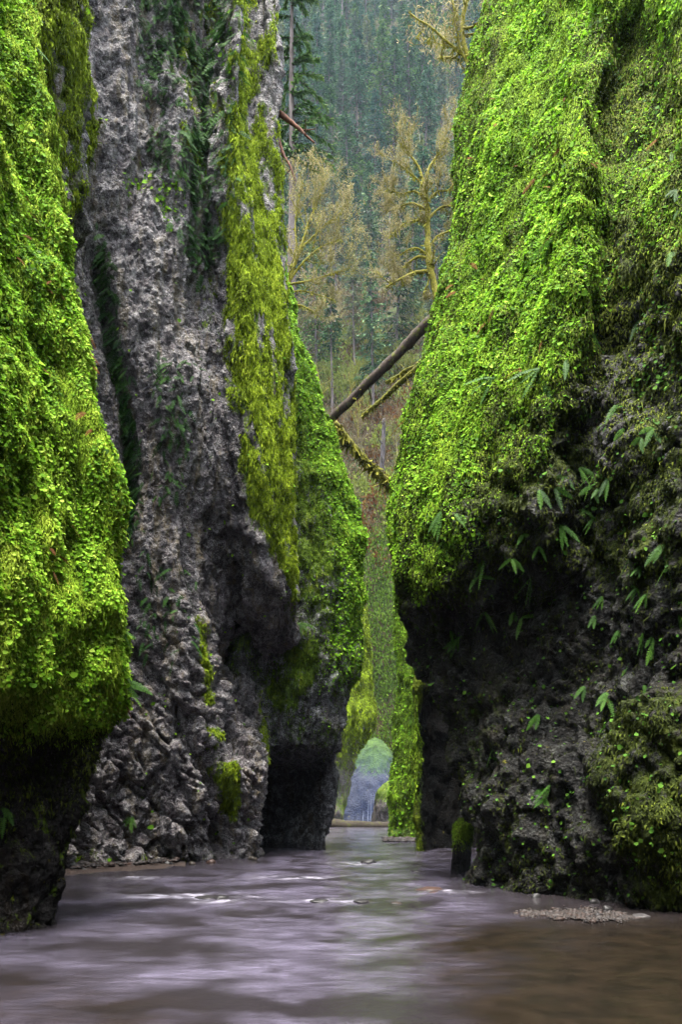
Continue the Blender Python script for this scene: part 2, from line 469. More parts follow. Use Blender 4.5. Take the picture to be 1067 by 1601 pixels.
# ------------------------------------------------------------------ materials
M_grey = cliff_mat('grey_rock', lichen_amt=.75)
M_green = cliff_mat('mossy_rock', lichen_amt=.3)
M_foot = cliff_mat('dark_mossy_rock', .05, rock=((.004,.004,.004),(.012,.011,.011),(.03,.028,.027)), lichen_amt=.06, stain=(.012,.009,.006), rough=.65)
M_speck = cliff_mat('white_specked_rock', .12, rock=((.008,.008,.008),(.030,.028,.029),(.07,.066,.07)), lichen=(.38,.39,.39), lichen_amt=.55, stain=(.03,.022,.012))
M_dark = cliff_mat('dark_wet_rock', .12, rock=((.002,.002,.002),(.0065,.006,.0055),(.017,.016,.014)), lichen=(.17,.18,.165), lichen_amt=.25,  # pale specks also paint in wet glints
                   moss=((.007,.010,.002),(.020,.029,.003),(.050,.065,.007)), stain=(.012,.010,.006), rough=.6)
M_black = cliff_mat('shade_black_rock', .05, rock=((.003,.003,.003),(.006,.006,.006),(.013,.012,.012)), lichen=(.006,.006,.006), lichen_amt=.02, stain=(.005,.004,.003),  # near-black colours put the alcove's shade into the rock
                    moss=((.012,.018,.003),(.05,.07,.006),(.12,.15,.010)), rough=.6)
M_strand = foliage_mat('hanging_moss', [(0, (.020,.024,.004)), (.3, (.055,.075,.006)), (.55, (.125,.185,.008)), (.8, (.21,.29,.014)), (1, (.32,.38,.035))], .25, .9, .05)
M_strand_dk = foliage_mat('shade_dark_moss', [(0, (.010,.012,.003)), (.4, (.014,.020,.003)), (.75, (.038,.052,.006)), (1, (.10,.125,.014))], .2, .9, .1)  # moss colours darkened to paint in the shade
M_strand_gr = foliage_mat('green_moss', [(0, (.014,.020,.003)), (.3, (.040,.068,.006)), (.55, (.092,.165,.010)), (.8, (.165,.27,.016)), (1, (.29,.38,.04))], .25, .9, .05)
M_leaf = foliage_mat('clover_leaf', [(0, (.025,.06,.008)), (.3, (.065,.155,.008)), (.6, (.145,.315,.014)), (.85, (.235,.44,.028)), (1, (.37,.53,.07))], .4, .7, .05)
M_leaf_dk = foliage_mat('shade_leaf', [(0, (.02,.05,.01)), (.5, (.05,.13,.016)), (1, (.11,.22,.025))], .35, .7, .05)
M_fern = foliage_mat('fern_green', [(0, (.008,.028,.008)), (.5, (.020,.060,.012)), (1, (.05,.12,.018))], .3, .7, .05)
M_fern_pale = foliage_mat('fern_pale_green', [(0, (.012,.036,.007)), (.5, (.036,.095,.013)), (1, (.09,.19,.024))], .35, .6, .08)
M_deadfern = foliage_mat('dead_fern', [(0, (.04,.016,.007)), (.5, (.095,.042,.015)), (1, (.17,.10,.035))], .2, .9, .02)

# ------------------------------------------------------------------ near left cliff
L1f = [(88,1452,9.4),(95,1380,9.5),(110,1300,9.7),(125,1250,9.8),(150,1200,9.9),(175,1130,10),(190,1050,10),(194,930,10),(188,830,10.1),(178,720,10.2),
       (148,620,10.3),(115,480,10.5),(95,350,10.7),(88,250,10.8),(60,80,11),(48,0,11.1),(20,-300,11.5),(-10,-800,12)]
f_ = station(L1f)
L1 = loft([
    station([('w',-5.5,-14,-1),('w',-5.6,-14,3),('w',-7,-14,14),('w',-8,-14,26)]),
    station([('w',-5.6,-5,-1),('w',-5.6,-5,3),('w',-7,-5,14),('w',-8,-5,26)]),
    station([('w',-5.6,3.5,-1),('w',-5.2,3.5,3),('w',-6.4,3.5,14),('w',-8,3.5,26)]),
    station([('w',-5.2,7.6,-1),('w',-5.2,7.6,1.6),('w',-4.9,7.6,2.4),('w',-4.35,7.8,3.4),('w',-4.15,8,5),('w',-4.3,8.2,8),('w',-4.8,8.6,12),('w',-6,9,18),('w',-7,9,26)]),
    station([(30,1470,8.9),(35,1300,9.3),(55,1190,9.4),(90,1110,9.2),(108,1050,9.2),(112,950,9.2),(105,800,9.4),(85,600,9.7),(50,400,10),(25,200,10.3),(10,0,10.6),(-20,-300,11),(-60,-800,11.5)]),
    f_, f_ + np.array([-.7, 1.2, 0]), f_ + np.array([-3.5, 2.2, 0])],
    -.8, 20, .034, (3, 6), 6)
px, py = proj(L1)
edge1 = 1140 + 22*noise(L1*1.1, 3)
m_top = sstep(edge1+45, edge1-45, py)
st = fall(L1, 1.7, .16, 3, 11); st2 = fall(L1, 5.5, .5, 2, 17)
fold = fbm(L1*np.array([1.6,1.6,.8]), 4, 12)
d = -.13 -.07*(1-m_top) + .15*fbm(L1*.7, 4, 1) + m_top*(.15*st + .06*st2 + .10*fold) + (1-m_top)*(.10*ridged(L1*np.array([1.4,1.4,.7]), 4, 14) + .04*fbm(L1*6, 3, 15))
f1, f2, cid = worley(L1*np.array([3., 3., 1.6]), 31)
d += m_top*.16*(.45-f1) + (1-m_top)*.08*facets(L1*np.array([3.,3.,1.8]), 16)
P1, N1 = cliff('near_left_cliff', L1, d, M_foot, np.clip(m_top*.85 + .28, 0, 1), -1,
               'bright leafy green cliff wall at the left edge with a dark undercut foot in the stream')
strip1 = sstep(-.35, .45, fall(P1, 1.5, .22, 3, 23) + .8*fbm(P1*1.1, 3, 24))
lf1 = m_top * np.clip(.12 + 1.0*strip1 + .7*fbm(P1*np.array([1.3,1.3,.9]), 4, 21), .03, 1.4)
moss_strands('hanging_moss', P1, N1, m_top*6500, M_strand_gr, 'yellow green hanging moss covering the near left cliff', .036, .0125, varf=.18*m_top+.10*np.clip(st,-1,1))
moss_strands('shaded_hanging_moss', P1, N1, (1-m_top)*sstep(1330, 1130, py)*900, M_strand_dk, 'moss darkened with painted shade under the overhang of the near left cliff', .06, .016)
leafy_cover('leafy_ground_cover', P1, N1, lf1*1050, M_leaf, 'small round bright green leaves growing over the near left cliff', .036, varf=.17*m_top)

# ------------------------------------------------------------------ grey left cliff
p2 = station([(95,1365,17.3),(100,1200,17.5),(110,900,17.8),(105,600,17.8),(112,430,17.5),(126,330,16.5),(131,200,16),(124,100,16),(120,0,16),(108,-400,16.2),(100,-900,17)])
p9 = station([(412,1342,22.8),(414,1240,22.9),(425,1200,23.5),(422,1150,24.2),(411,1085,25.2),(437,1045,25),(460,1000,24),(464,920,22.7),(464,800,22.6),(463,560,22.6),
              (455,450,22.6),(440,300,22.7),(432,170,22.8),(434,0,22.9),(436,-400,23.5),(430,-700,24)])
L2 = loft([
    station([('w',-9,13.2,-1),('w',-9.4,13.2,30)]),
    station([(60,1365,17.2),(75,1200,17),(85,900,17),(85,600,16.5),(90,430,16.2),(98,330,15.5),(110,200,15.2),(105,100,15.2),(100,0,15.2),(85,-400,15.2),(80,-900,16)]),
    p2,
    station([(135,1362,18.3),(150,1200,18.8),(140,900,19),(130,600,19),(128,430,19),(135,200,19),(132,0,19),(125,-400,19.2),(120,-800,20)]),
    station([(210,1354,19.3),(210,1200,19.6),(200,1000,20),(200,800,19.8),(200,500,19.8),(210,200,20),(210,0,20.2),(205,-400,21),(205,-800,22)]),
    station([(300,1349,20.4),(300,1200,20.2),(310,1080,20.3),(298,950,20.4),(285,830,20.3),(285,600,20.4),(280,300,20.6),(275,0,21),(270,-400,22),(270,-800,23)]),
    station([(360,1346,21.6),(365,1200,21.4),(372,1100,23.4),(376,1030,25.4),(362,940,24.8),(346,870,22.6),(338,790,21.7),(330,700,21.4),(325,500,21.4),(325,200,21.8),(325,0,22),(320,-400,23),(320,-700,24)]),
    station([(395,1343,22.2),(400,1200,21.9),(400,1110,24.2),(412,1050,25.2),(430,990,23.8),(430,900,21.5),(415,750,20.8),(395,600,20.6),(380,450,20.5),(376,300,20.4),(368,150,20.4),(373,0,20.4),(375,-400,21),(375,-800,22)]),
    station([(408,1342,22.4),(416,1200,22.8),(408,1100,24.6),(430,1050,25),(450,980,23.6),(452,900,21.9),(447,750,21.6),(432,600,21.6),(415,450,21.8),(405,300,22.5),(393,150,23),(390,0,23.3),(392,-400,23.8),(392,-700,24)]),
    p9, p9 + np.array([-.8, 1.6, 0]), p9 + np.array([-4.5, 3.2, 0])],
    -.8, 34, .042, (1, 10), 7, smooth_z=.3)
px, py = proj(L2)
f1, f2, cid = worley(L2*np.array([1.5, 1.5, .95]) + .35*fbm(L2*1.2, 3, 41)[..., None], 32)
g1, g2, gid = worley(L2*np.array([4., 4., 2.8]), 33)
blocky = sstep(900, 1120, py) * sstep(430, 400, px)
gapm = sstep(-.55, .35, .6*fall(L2, 1.9, .22, 3, 59, 1.2) + 1.0*fbm(L2*np.array([1.3,1.3,.8]), 4, 60))
cave = poly(px, py, [(330,870),(440,900),(462,985),(440,1040),(408,1075),(360,1010)], 30)
pxw = px + 14*fbm(L2*1.1, 3, 62); pyw = py + 45*fbm(L2*.9, 3, 63)
band = poly(pxw, pyw, [(372,-500),(434,-500),(434,170),(445,300),(457,450),(466,560),(468,900),(466,985),(430,890),(385,760),(345,480),(352,330),(360,150)], 16)
col = poly(px, py, [(380,-500),(428,-500),(428,120),(434,300),(420,380),(395,250),(382,150)], 14)
upl = poly(px, py, [(-60,-500),(122,-500),(130,200),(124,330),(105,380),(60,300)], 14)
d = (.30*fbm(L2*np.array([.45,.45,.25]), 4, 1) + .13*ridged(L2*np.array([.9,.9,.22]), 3, 2) + .05*ridged(L2*np.array([2.6,2.6,1.2]), 4, 3) + .03*noise(L2*9, 4))
d = d*(1-.45*band) - .12
wr = np.stack([L2[...,0]*.82+L2[...,2]*.57, L2[...,1], L2[...,2]*.82-L2[...,0]*.57], -1)
wp = L2 + .05*np.stack([fbm(L2*2, 3, 43), fbm(L2*2, 3, 44), fbm(L2*2, 3, 45)], -1)
d += (1-.8*band)*((.05+.12*blocky)*facets(wp*np.array([1.6,1.6,1.0]), 46) + .032*facets(wp*np.array([4.2,4.2,2.0]), 47) + .03*facets(wp*8., 48))
d += blocky*(.40*facets(wr*np.array([1.5,1.2,.6]), 49) + .17*facets(wr*np.array([3.4,3.,1.5]), 61))
d += (1-band)*(.34*fall(L2, .6, .045, 3, 50) + .13*fall(L2, 2.2, .11, 3, 55))*sstep(1150,850,py) + band*.09*fall(L2, 2.4, .25, 2, 57)
d += blocky*(.12*(.6-f1) + .16*(cid-.5) + .06*(gid-.5)) + (1-blocky)*(1-band)*(.05*(.5-g1) + .07*(gid-.5)) + cave*.3*ridged(L2*.8, 3, 9)
strk = ridged(L2*np.array([2.4,2.4,.45]) + .4*fbm(L2*.8, 3, 6)[..., None], 3, 13)
h1, h2, _ = worley(L2*np.array([4.5,4.5,1.7]) + .3*fbm(L2*1.5, 2, 36)[..., None], 37)
d += (band + upl)*(.16*(.45-h1) + .06*strk + .05*fbm(L2*np.array([3,3,1.2]), 3, 14)) + upl*.18*ridged(L2*np.array([1.8,1.8,.22]), 3, 15)
# a rain groove down the grey face and a small dark alcove at its foot
d -= .45*np.exp(-((px-(172+.06*(py-350)+ 14*np.sin(py/90)))/11)**2)*sstep(330,420,py)*sstep(860,760,py)
d -= .9*np.exp(-((px-362)/13)**2 - ((py-1300)/34)**2)
d += .30*np.exp(-((px-330)/12)**2)*sstep(1000,1100,py)*sstep(1260,1150,py)
d -= .35*np.exp(-((px-(288+(py-850)*.22))/7)**2)*sstep(830,900,py)*sstep(1180,1000,py)
m2 = np.maximum.reduce([band*(.86 - .45*col + .25*fbm(L2*1.1, 3, 8)), upl*.8,
    .62*poly(px, py, [(318,1130),(345,1150),(372,1210),(382,1280),(372,1290),(345,1230),(322,1180)], 12),
    .62*poly(px, py, [(408,1075),(425,1080),(426,1190),(414,1210)], 8),
    .55*poly(px, py, [(300,930),(318,960),(335,1050),(325,1110),(312,1030)], 8),
    .34*poly(px, py, [(100,1300),(200,1335),(420,1325),(420,1350),(100,1370)], 26),
    .42*poly(px, py, [(215,0),(360,0),(355,330),(300,380),(260,200)], 30), .34*poly(px, py, [(300,350),(350,350),(345,560),(310,520)], 15)])
m2 = m2*(1-.9*cave)*(.45+.55*gapm)
P2, N2 = cliff('grey_left_cliff', L2, d, M_grey, np.clip(m2 + .04, 0, 1), -1,
               'tall grey rough rock wall left of the stream with a yellow moss band down its right edge')
px, py = proj(P2)
mb_ = sstep(.34, .75, m2 + .28*fbm(P2*np.array([1.6,1.6,.5]), 4, 18))
moss_strands('hanging_moss', P2, N2, mb_*(.15+.85*gapm)*3600*(1-.6*sstep(370,250,px)*sstep(600,300,py)*(1-upl)), M_strand, 'yellow moss hanging in streaks on the right edge of the grey cliff', .07, .022,
             varf=.10*band - .05*upl)
fz = np.maximum.reduce([poly(px, py, [(215,-60),(365,-60),(358,250),(345,400),(300,420),(262,300),(225,160)], 22)*np.clip(.45+.9*fbm(P2*.9, 3, 22), 0, 1.2),
    1.5*np.exp(-((px-(172+.06*(py-350)+14*np.sin(py/90)))/9)**2)*sstep(340,420,py)*sstep(860,800,py),
    .20*poly(px, py, [(240,560),(300,560),(290,780),(250,780)], 15), .10*poly(px, py, [(215,830),(300,900),(300,1050),(220,1020)], 15)])
leafy_cover('leafy_ground_cover', P2, N2, 60*(poly(px, py, [(190,275),(290,285),(285,345),(262,360),(235,300),(190,300)], 8) + .25*poly(px, py, [(330,10),(372,10),(360,180)], 12)) + 2.2*sstep(0,.4,fbm(P2*1.3,3,77)), M_leaf, 'sparse bright leaves on a ledge of the grey cliff', .085, lift=.05)
def fern_stuff(name, P, N, dens, L, mat, label, pairs=8):
    p, n, ij = scatter(P, N, dens)
    mb = MB()
    for a, b in zip(p, n):
        l = L*RNG.lognormal(0, .3); v = np.clip(RNG.normal(.5, .2), 0, 1)
        dr = norm(b*.55 + np.array([RNG.normal(0, .45), RNG.normal(0, .2), -.55]))
        frond(mb, a + b*.03, dr, b, l, l*.17, pairs, v, .35)
    if mb.n: tag(mb.build(name, mat), label, 'ferns', None, 'stuff')
fern_stuff('rock_ferns', P2, N2, fz*110, .27, M_fern, 'small dark green ferns hanging in streaks on the grey left cliff')

# ------------------------------------------------------------------ second left cliff, rounded and mossy
q3 = station([(500,1334,26.9),(512,1270,26.9),(515,1210,26.8),(530,1172,26),(545,1130,25.8),(548,1080,26),(568,1020,26),(578,930,26.1),(573,860,26.3),(557,780,26.7),(528,690,27.2),(498,600,28),(470,540,28.6),(440,420,29.5),(430,300,30)])
L4 = loft([station([('w',-4.8,24.6,-1),('w',-4.8,25,14),('w',-5,27,24)]),
    station([(405,1330,30.5),(405,1210,30.5),(422,1175,24.9),(430,1000,24.5),(430,600,25.5),(425,300,28)]),
    station([(468,1330,30.5),(472,1215,30.5),(478,1175,25),(490,1050,24.4),(500,900,24.8),(500,750,25.4),(480,620,26.3),(455,500,27.5),(430,300,29)]),
    q3, q3 + np.array([-.9, 1.6, 0]), q3 + np.array([-5.5, 3.4, 0])], -.8, 24, .06, (0, 4), 5, smooth_z=.3)
px, py = proj(L4)
d = -.12 + .12*fall(L4, 1.6, .12, 3, 59) + .09*facets(L4*np.array([2.2,2.2,1.5]), 55) + .28*fbm(L4*.5, 4, 51) + .10*ridged(L4*np.array([1.5,1.5,.6]), 4, 52) + .04*noise(L4*6, 53)
und = sstep(1165, 1200, py)
m4 = (1-und)*np.clip(.5*sstep(1130, 760, py) + .45*poly(px, py, [(420,1060),(440,1000),(470,985),(500,1010),(498,1060),(470,1110),(425,1110)], 16)
     + .35*sstep(-50, 0, px-np.interp(py, [540,690,780,930,1020], [470,528,557,578,568]))*sstep(1090,900,py) + .15 + .40*fbm(L4*.8, 3, 54), 0, 1)
P4, N4 = cliff('rounded_left_cliff', L4, d, M_speck, np.clip(m4, 0, 1), -1, 'rounded mossy rock wall behind the grey cliff, leaning over a black hollow')
crest = sstep(70, 12, np.interp(py, [540,600,690,780,860,930,1080], [470,498,528,557,573,578,548]) - px)*sstep(1100, 950, py)
moss_strands('hanging_moss', P4, N4, (800*m4*np.clip(.25+sstep(-.3,.4,fall(P4,1.5,.16,3,89)),0,1)+600*crest), M_strand_gr, 'moss hanging on the rounded left cliff behind the grey wall', .07, .024, varf=.2*crest-.2)
leafy_cover('leafy_ground_cover', P4, N4, (1-und)*(330*crest + 9*sstep(.0,.5,fbm(P4*.9,3,56)+.25)*sstep(1150,1000,py)), M_leaf, 'bright leaves along the crest of the rounded left cliff', .065, varf=.16*crest-.14)

# ------------------------------------------------------------------ near right cliff
r1 = station([(732,1386,14.8),(727,1300,15),(722,1250,15.2),(708,1190,15.6),(700,1130,16),(678,1085,16.3),(652,1055,16.5),(637,1010,16.5),(625,950,16.5),(617,890,16.5),(615,840,16.6),(622,780,16.9),(634,720,17.2),
      (640,650,17.6),(662,590,18),(686,490,18.6),(701,430,19),(713,350,19.5),(723,200,20),(746,70,20.5),(764,0,20.8),(825,-300,22),(900,-700,24)])
R1 = loft([r1 + np.array([6.5, 3, 0]), r1 + np.array([.9, 1.5, 0]), r1,
    station([(745,1390,14.2),(742,1300,14.4),(735,1200,14.9),(722,1130,15.2),(702,1085,15.5),(678,1040,15.5),(657,980,15.4),(646,930,15.2),(645,860,15.0),(655,780,15.2),(668,700,15.6),(680,640,16),(700,560,16.4),(720,480,16.9),(735,400,17.4),(755,250,18.2),(785,100,19),(805,0,19.4),(865,-300,21),(940,-700,23)]),
    station([(800,1399,13.3),(795,1300,13.4),(790,1200,13.6),(780,1100,14.3),(765,1000,14.9),(748,930,14.4),(735,870,14.0),(750,780,13.9),(775,680,14.1),(800,580,14.5),(820,480,14.9),(840,380,15.4),(860,250,16),(880,100,16.8),(890,0,17.4),(935,-300,19),(1000,-700,21)]),
    station([(890,1406,12.4),(885,1300,12.4),(880,1200,12.7),(875,1100,13.4),(865,1000,14),(850,930,13.9),(845,850,13.0),(850,780,12.7),(865,680,12.8),(885,550,13.1),(900,420,13.5),(905,300,14),(915,180,14.4),(945,60,15),(960,0,15.3),(1000,-300,17),(1060,-700,19)]),
    station([(960,1413,11.6),(960,1300,11.3),(950,1200,11.7),(940,1100,12.6),(935,1000,13.3),(925,900,13.4),(920,780,13.3),(925,680,13.5),(935,550,13.8),(940,420,14.0),(935,300,14.6),(942,180,15.2),(985,60,15.8),(1010,0,16.2),(1045,-300,17),(1100,-700,18)]),
    station([(1050,1424,10.9),(1050,1300,10.5),(1040,1180,10.8),(1035,1100,11.4),(1030,1000,12),(1025,850,12),(1030,700,12),(1040,550,12.2),(1040,400,12.6),(1050,250,13.2),(1070,100,13.8),(1080,0,14.2),(1120,-300,15.5),(1180,-700,17)]),
    station([('w',6.3,8.6,-1),('w',6.4,8.6,3),('w',6.2,9,7),('w',6.9,9.6,12),('w',8.5,10,20),('w',10,10,28)]),
    station([('w',7,3,-1),('w',7,3,8),('w',8.5,3,28)]), station([('w',6.4,-6,-1),('w',6.4,-6,8),('w',8,-6,28)]), station([('w',5,-14,-1),('w',5,-14,8),('w',6.5,-14,28)])],
    -.8, 28, .045, (1, 8), 6, smooth_z=.3)
px, py = proj(R1)
e = np.interp(px, [600,640,700,760,800,860,900,930,1000,1067], [930,870,800,730,670,600,520,440,390,360])   # lower rim of the leafy slope
up = sstep(e+110, e-120, py + 90*fbm(R1*.8, 3, 60))
rec = poly(px, py, [(905,20),(1070,40),(1070,250),(990,270),(930,260)], 45)
dr = poly(px, py, [(915,40),(985,70),(1090,50),(1090,1100),(900,860),(885,700),(905,330)], 65)
bould = poly(px, py, [(925,1150),(980,1095),(1080,1080),(1080,1430),(985,1410),(955,1330),(930,1230)], 30)
f1, f2, cid = worley(R1*np.array([.85,.85,.75]) + .3*fbm(R1*.7, 3, 61)[..., None], 62)
g1, g2, gid = worley(R1*np.array([2.6,2.6,2.2]) + .2*fbm(R1*2, 2, 65)[..., None], 63)
low = (1-up)
d = (.10+.18*low)*fbm(R1*np.array([.5,.5,.3]), 4, 64) - .04
wq = R1 + .06*np.stack([fbm(R1*2, 3, 57), fbm(R1*2, 3, 58), fbm(R1*2, 3, 59)], -1)
d += low*(.12*facets(wq*np.array([1.8,1.8,1.5]), 47) + .06*facets(wq*4.5, 48)) + .12*up*fbm(R1*np.array([.8,.8,.35]), 3, 56)
d += low*(.55*(.45-f1**1.3) + .20*(.5-g1) + .07*ridged(R1*np.array([2.5,2.5,1.6]), 3, 66))
drape = ridged(np.stack([R1[...,0]*2.2+R1[...,2]*.35, R1[...,1]*2.2, R1[...,2]*.5-R1[...,0]*.2], -1), 4, 67)
d += up*(.17*fall(R1, .9, .09, 3, 74) + .11*fall(R1, 2.6, .22, 3, 75) + .06*drape + .10*fbm(R1*np.array([2.2,2.2,1.2]), 4, 68))
d += .15*up*np.exp(-((px-905)/22)**2)*sstep(0,60,py) - .3*rec + .25*bould
m_r = np.clip(up*.85 + low*(.42 - .20*sstep(880,980,py) + .45*bould + .28*fbm(R1*.55, 3, 69) + .25*sstep(120,0,py-e)), 0, 1)
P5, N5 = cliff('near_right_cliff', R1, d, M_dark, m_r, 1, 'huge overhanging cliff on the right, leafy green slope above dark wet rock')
px, py = proj(P5)
crx = np.interp(py, [0,100,250,400,480,560,640,700,780,860], [800,782,752,733,718,698,679,667,654,645])
flank = sstep(crx+8, crx-10, px)
lit = np.clip(up*(1-.6*flank)*(1-.88*dr*(1-.35*sstep(480,250,py)))*(1-.8*rec)*(.25 + .95*sstep(-.75, .15, fall(P5, 1.1, .10, 3, 78) + .7*fbm(P5*.8, 3, 79) + .3*sstep(900, 740, px))), 0, 1)  # outside this mask, darker moss and leaf colours paint in shade
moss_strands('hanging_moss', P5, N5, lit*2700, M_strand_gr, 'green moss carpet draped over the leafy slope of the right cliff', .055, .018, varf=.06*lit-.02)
moss_strands('shaded_hanging_moss', P5, N5, (1-lit)*np.clip(.05+.95*m_r*sstep(-.3-.4*sstep(800,500,py),.3-.4*sstep(800,500,py),fbm(P5*1.4,3,80)), 0, 1)*(1-.68*sstep(860,960,py)*(1-.75*bould))*1700, M_strand_dk, 'dark moss clumps with painted-in shade hanging on the shaded face of the right cliff', .055, .02, varf=.26*sstep(820,450,py) + .20*bould*sstep(1180,1260,py) + .10*sstep(1000,820,py)*sstep(.2,.5,noise(P5*1.1,94)+.35))
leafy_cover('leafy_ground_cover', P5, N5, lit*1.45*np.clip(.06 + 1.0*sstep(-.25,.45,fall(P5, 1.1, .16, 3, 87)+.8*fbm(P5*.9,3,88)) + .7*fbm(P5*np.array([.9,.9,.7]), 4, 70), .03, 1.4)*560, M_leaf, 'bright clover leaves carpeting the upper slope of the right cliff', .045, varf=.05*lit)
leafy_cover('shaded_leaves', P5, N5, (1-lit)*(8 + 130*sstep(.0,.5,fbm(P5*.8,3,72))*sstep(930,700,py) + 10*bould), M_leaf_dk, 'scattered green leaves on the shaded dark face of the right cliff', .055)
fern_stuff('dead_ferns', P5, N5, lit*3.0*sstep(.0,.5,fbm(P5*.7,3,73)), .30, M_deadfern, 'rusty brown dead fern fronds among the leaves of the right cliff', 12)

fern_stuff('dead_ferns', P1, N1, m_top*5*sstep(.05,.45,fbm(P1*.9,3,97)), .16, M_deadfern, 'rusty brown dead fronds among the leaves of the near left cliff', 10)
# ------------------------------------------------------------------ farther walls
def simple(name, sts, z1, ds, fine, mat, mossf, side, label, amp=.25, cap=True, sc_=1., zz=-.8):
    G = loft(sts, zz, z1, ds, fine, 5, smooth_z=ds*4)
    d = amp*fbm(G*.5*sc_, 4, 81) + amp*.5*ridged(G*np.array([1.4,1.4,.5])*sc_, 4, 82) + amp*.15*noise(G*5*sc_, 83)
    px, py = proj(G); return cliff(name, G, d, mat, np.clip(mossf(px, py, G), 0, 1), side, label, cap=cap)
s1 = station([(655,1336,25.5),(650,1250,25.6),(648,1200,25.6),(650,1120,25.8),(653,1060,25.9),(656,1020,26),(664,900,26.5),(685,650,27.5),(740,300,30),(770,100,31)])
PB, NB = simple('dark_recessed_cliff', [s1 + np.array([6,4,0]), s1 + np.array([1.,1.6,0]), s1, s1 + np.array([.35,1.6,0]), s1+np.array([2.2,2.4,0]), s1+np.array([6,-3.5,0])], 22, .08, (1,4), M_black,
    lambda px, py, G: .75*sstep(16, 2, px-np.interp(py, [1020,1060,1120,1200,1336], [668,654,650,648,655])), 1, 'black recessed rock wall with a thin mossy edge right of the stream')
moss_strands('hanging_moss', PB, NB, 520*sstep(16,2,proj(PB)[0]-np.interp(proj(PB)[1], [1020,1060,1120,1200,1336], [668,654,650,648,655])), M_strand_gr, 'thin line of bright moss on the edge of the black recessed wall', .09, .03)
s2 = station([(612,1312,36.5),(615,1250,36.5),(623,1180,36.6),(628,1100,37),(628,1030,37),(625,950,37.3),(628,880,37.6),(634,800,38),(640,700,38.6),(655,600,39.5),(700,420,41),(720,300,42)])
w2 = station([(640,1311,36),(642,1250,36),(642,1180,36.2),(645,1100,36.5),(650,1030,36.6),(652,900,37),(668,700,38),(720,420,40),(740,300,41)])
PC, NC = simple('mossy_pillar_cliff', [s2 + np.array([7,6,0]), s2 + np.array([1.,2.5,0]), s2, w2, w2+np.array([1.0,-.6,0]), w2+np.array([6,-2,0])], 34, .085, (1,4), M_green,
    lambda px, py, G: .72 + .3*fbm(G*.6, 3, 84), 1, 'narrow bright mossy rock pillar standing beyond the black wall')
moss_strands('hanging_moss', PC, NC, 900*sstep(-.5,.2,fall(PC,1.2,.1,3,90))*(PC[...,2] > .5), M_strand_gr, 'bright moss streaks hanging down the narrow far pillar', .10, .032, varf=-.14+0*PC[...,0])
leafy_cover('leafy_ground_cover', PC, NC, 50*np.ones(PC.shape[:2]), M_leaf, 'leaves growing on the narrow mossy pillar', .09, varf=-.1+0*PC[...,0])
a3 = station([(533,1292,62),(540,1240,62),(552,1200,62),(562,1170,62),(580,1138,62),(583,1100,63),(578,1030,64),(572,960,65),(560,900,66),(545,850,67),(500,700,70)])
PD, ND = simple('far_left_cliff', [station([(440,1292,58),(440,700,62)]), station([(515,1292,60),(520,1200,60),(540,1120,60.5),(545,1000,62),(530,850,65),(480,700,69)]), a3, a3+np.array([-1.5,3,0]), a3+np.array([-9,6,0])], 34, .17, (0,3), M_green,
    lambda px, py, G: .35 + .45*sstep(1190,1090,py) + .3*fbm(G*.25, 3, 85), -1, 'far left cliff with moss above brown rock, beside the waterfall hollow', .5, sc_=.5)
moss_strands('hanging_moss', PD, ND, 260*sstep(1230,1100,proj(PD)[1]), M_strand, 'moss on the upper part of the far left cliff', .16, .06, varf=-.14+0*PD[...,0])
a4 = station([(622,1292,82),(621,1225,82),(615,1197,82.5),(608,1177,83),(599,1162,84),(590,1152,85.5)])
w4 = station([(578,1292,79),(579,1220,79.5),(582,1180,81),(585,1163,82.5),(586,1152,85)])
M_mist = cliff_mat('mist_tinted_rock', rock=((.005,.006,.010),(.011,.013,.022),(.022,.025,.040)), lichen=(.05,.055,.075), lichen_amt=.10, stain=(.012,.012,.018), moss=((.01,.022,.005),(.025,.055,.009),(.05,.09,.014)), mscale=.5)  # blue of the mist painted into the rock colours
PE, NE = simple('waterfall_cliff', [station([(500,1292,83),(515,1220,83),(530,1180,84),(545,1150,86)]), station([(535,1292,80),(545,1220,81),(556,1170,83),(566,1150,85.5)]), w4, a4, a4+np.array([.5,3,0])], 9.9, .17, (0,4), M_mist,
    lambda px, py, G: .12 + .8*sstep(1235,1170,py) + .3*fbm(G*.3, 3, 86), 1, 'domed rock tinted blue grey with painted mist, in spray at the end of the gorge', .4, cap=False, sc_=.5)
a5 = station([(588,1292,66),(591,1265,66),(597,1240,66.5),(608,1225,67),(618,1217,68)])
PG, NG = simple('far_right_rock', [a5+np.array([-.3,3,0]), a5, a5+np.array([1.0,-1,0]), a5+np.array([4,-.5,0])], 4.3, .12, (0,3), M_green,
    lambda px, py, G: .3 + .6*sstep(1262,1235,py), 1, 'small rounded rock with a mossy top beyond the far log', .25, cap=False)
b1 = station([(711,1366,17.4),(712,1320,17.5),(714,1295,17.6),(719,1284,17.9),(722,1278,18.2)])
PH, NH = simple('mossy_rock', [b1+np.array([.25,.8,0]), b1, b1+np.array([.08,-.12,0]), b1*np.array([1,1,1])+np.array([.16,-.05,0]), b1+np.array([.5,.4,0])], 1.33, .022, (0,4), M_black,
    lambda px, py, G: .9*sstep(1340,1290,py), 1, 'small dark upright rock with bright moss on its tip, in front of the black hollow', .06, cap=False, sc_=2)
moss_strands('hanging_moss', PH, NH, 3600*sstep(1335,1290,proj(PH)[1]), M_strand_gr, 'bright moss on the tip of the small upright rock', .05, .014)

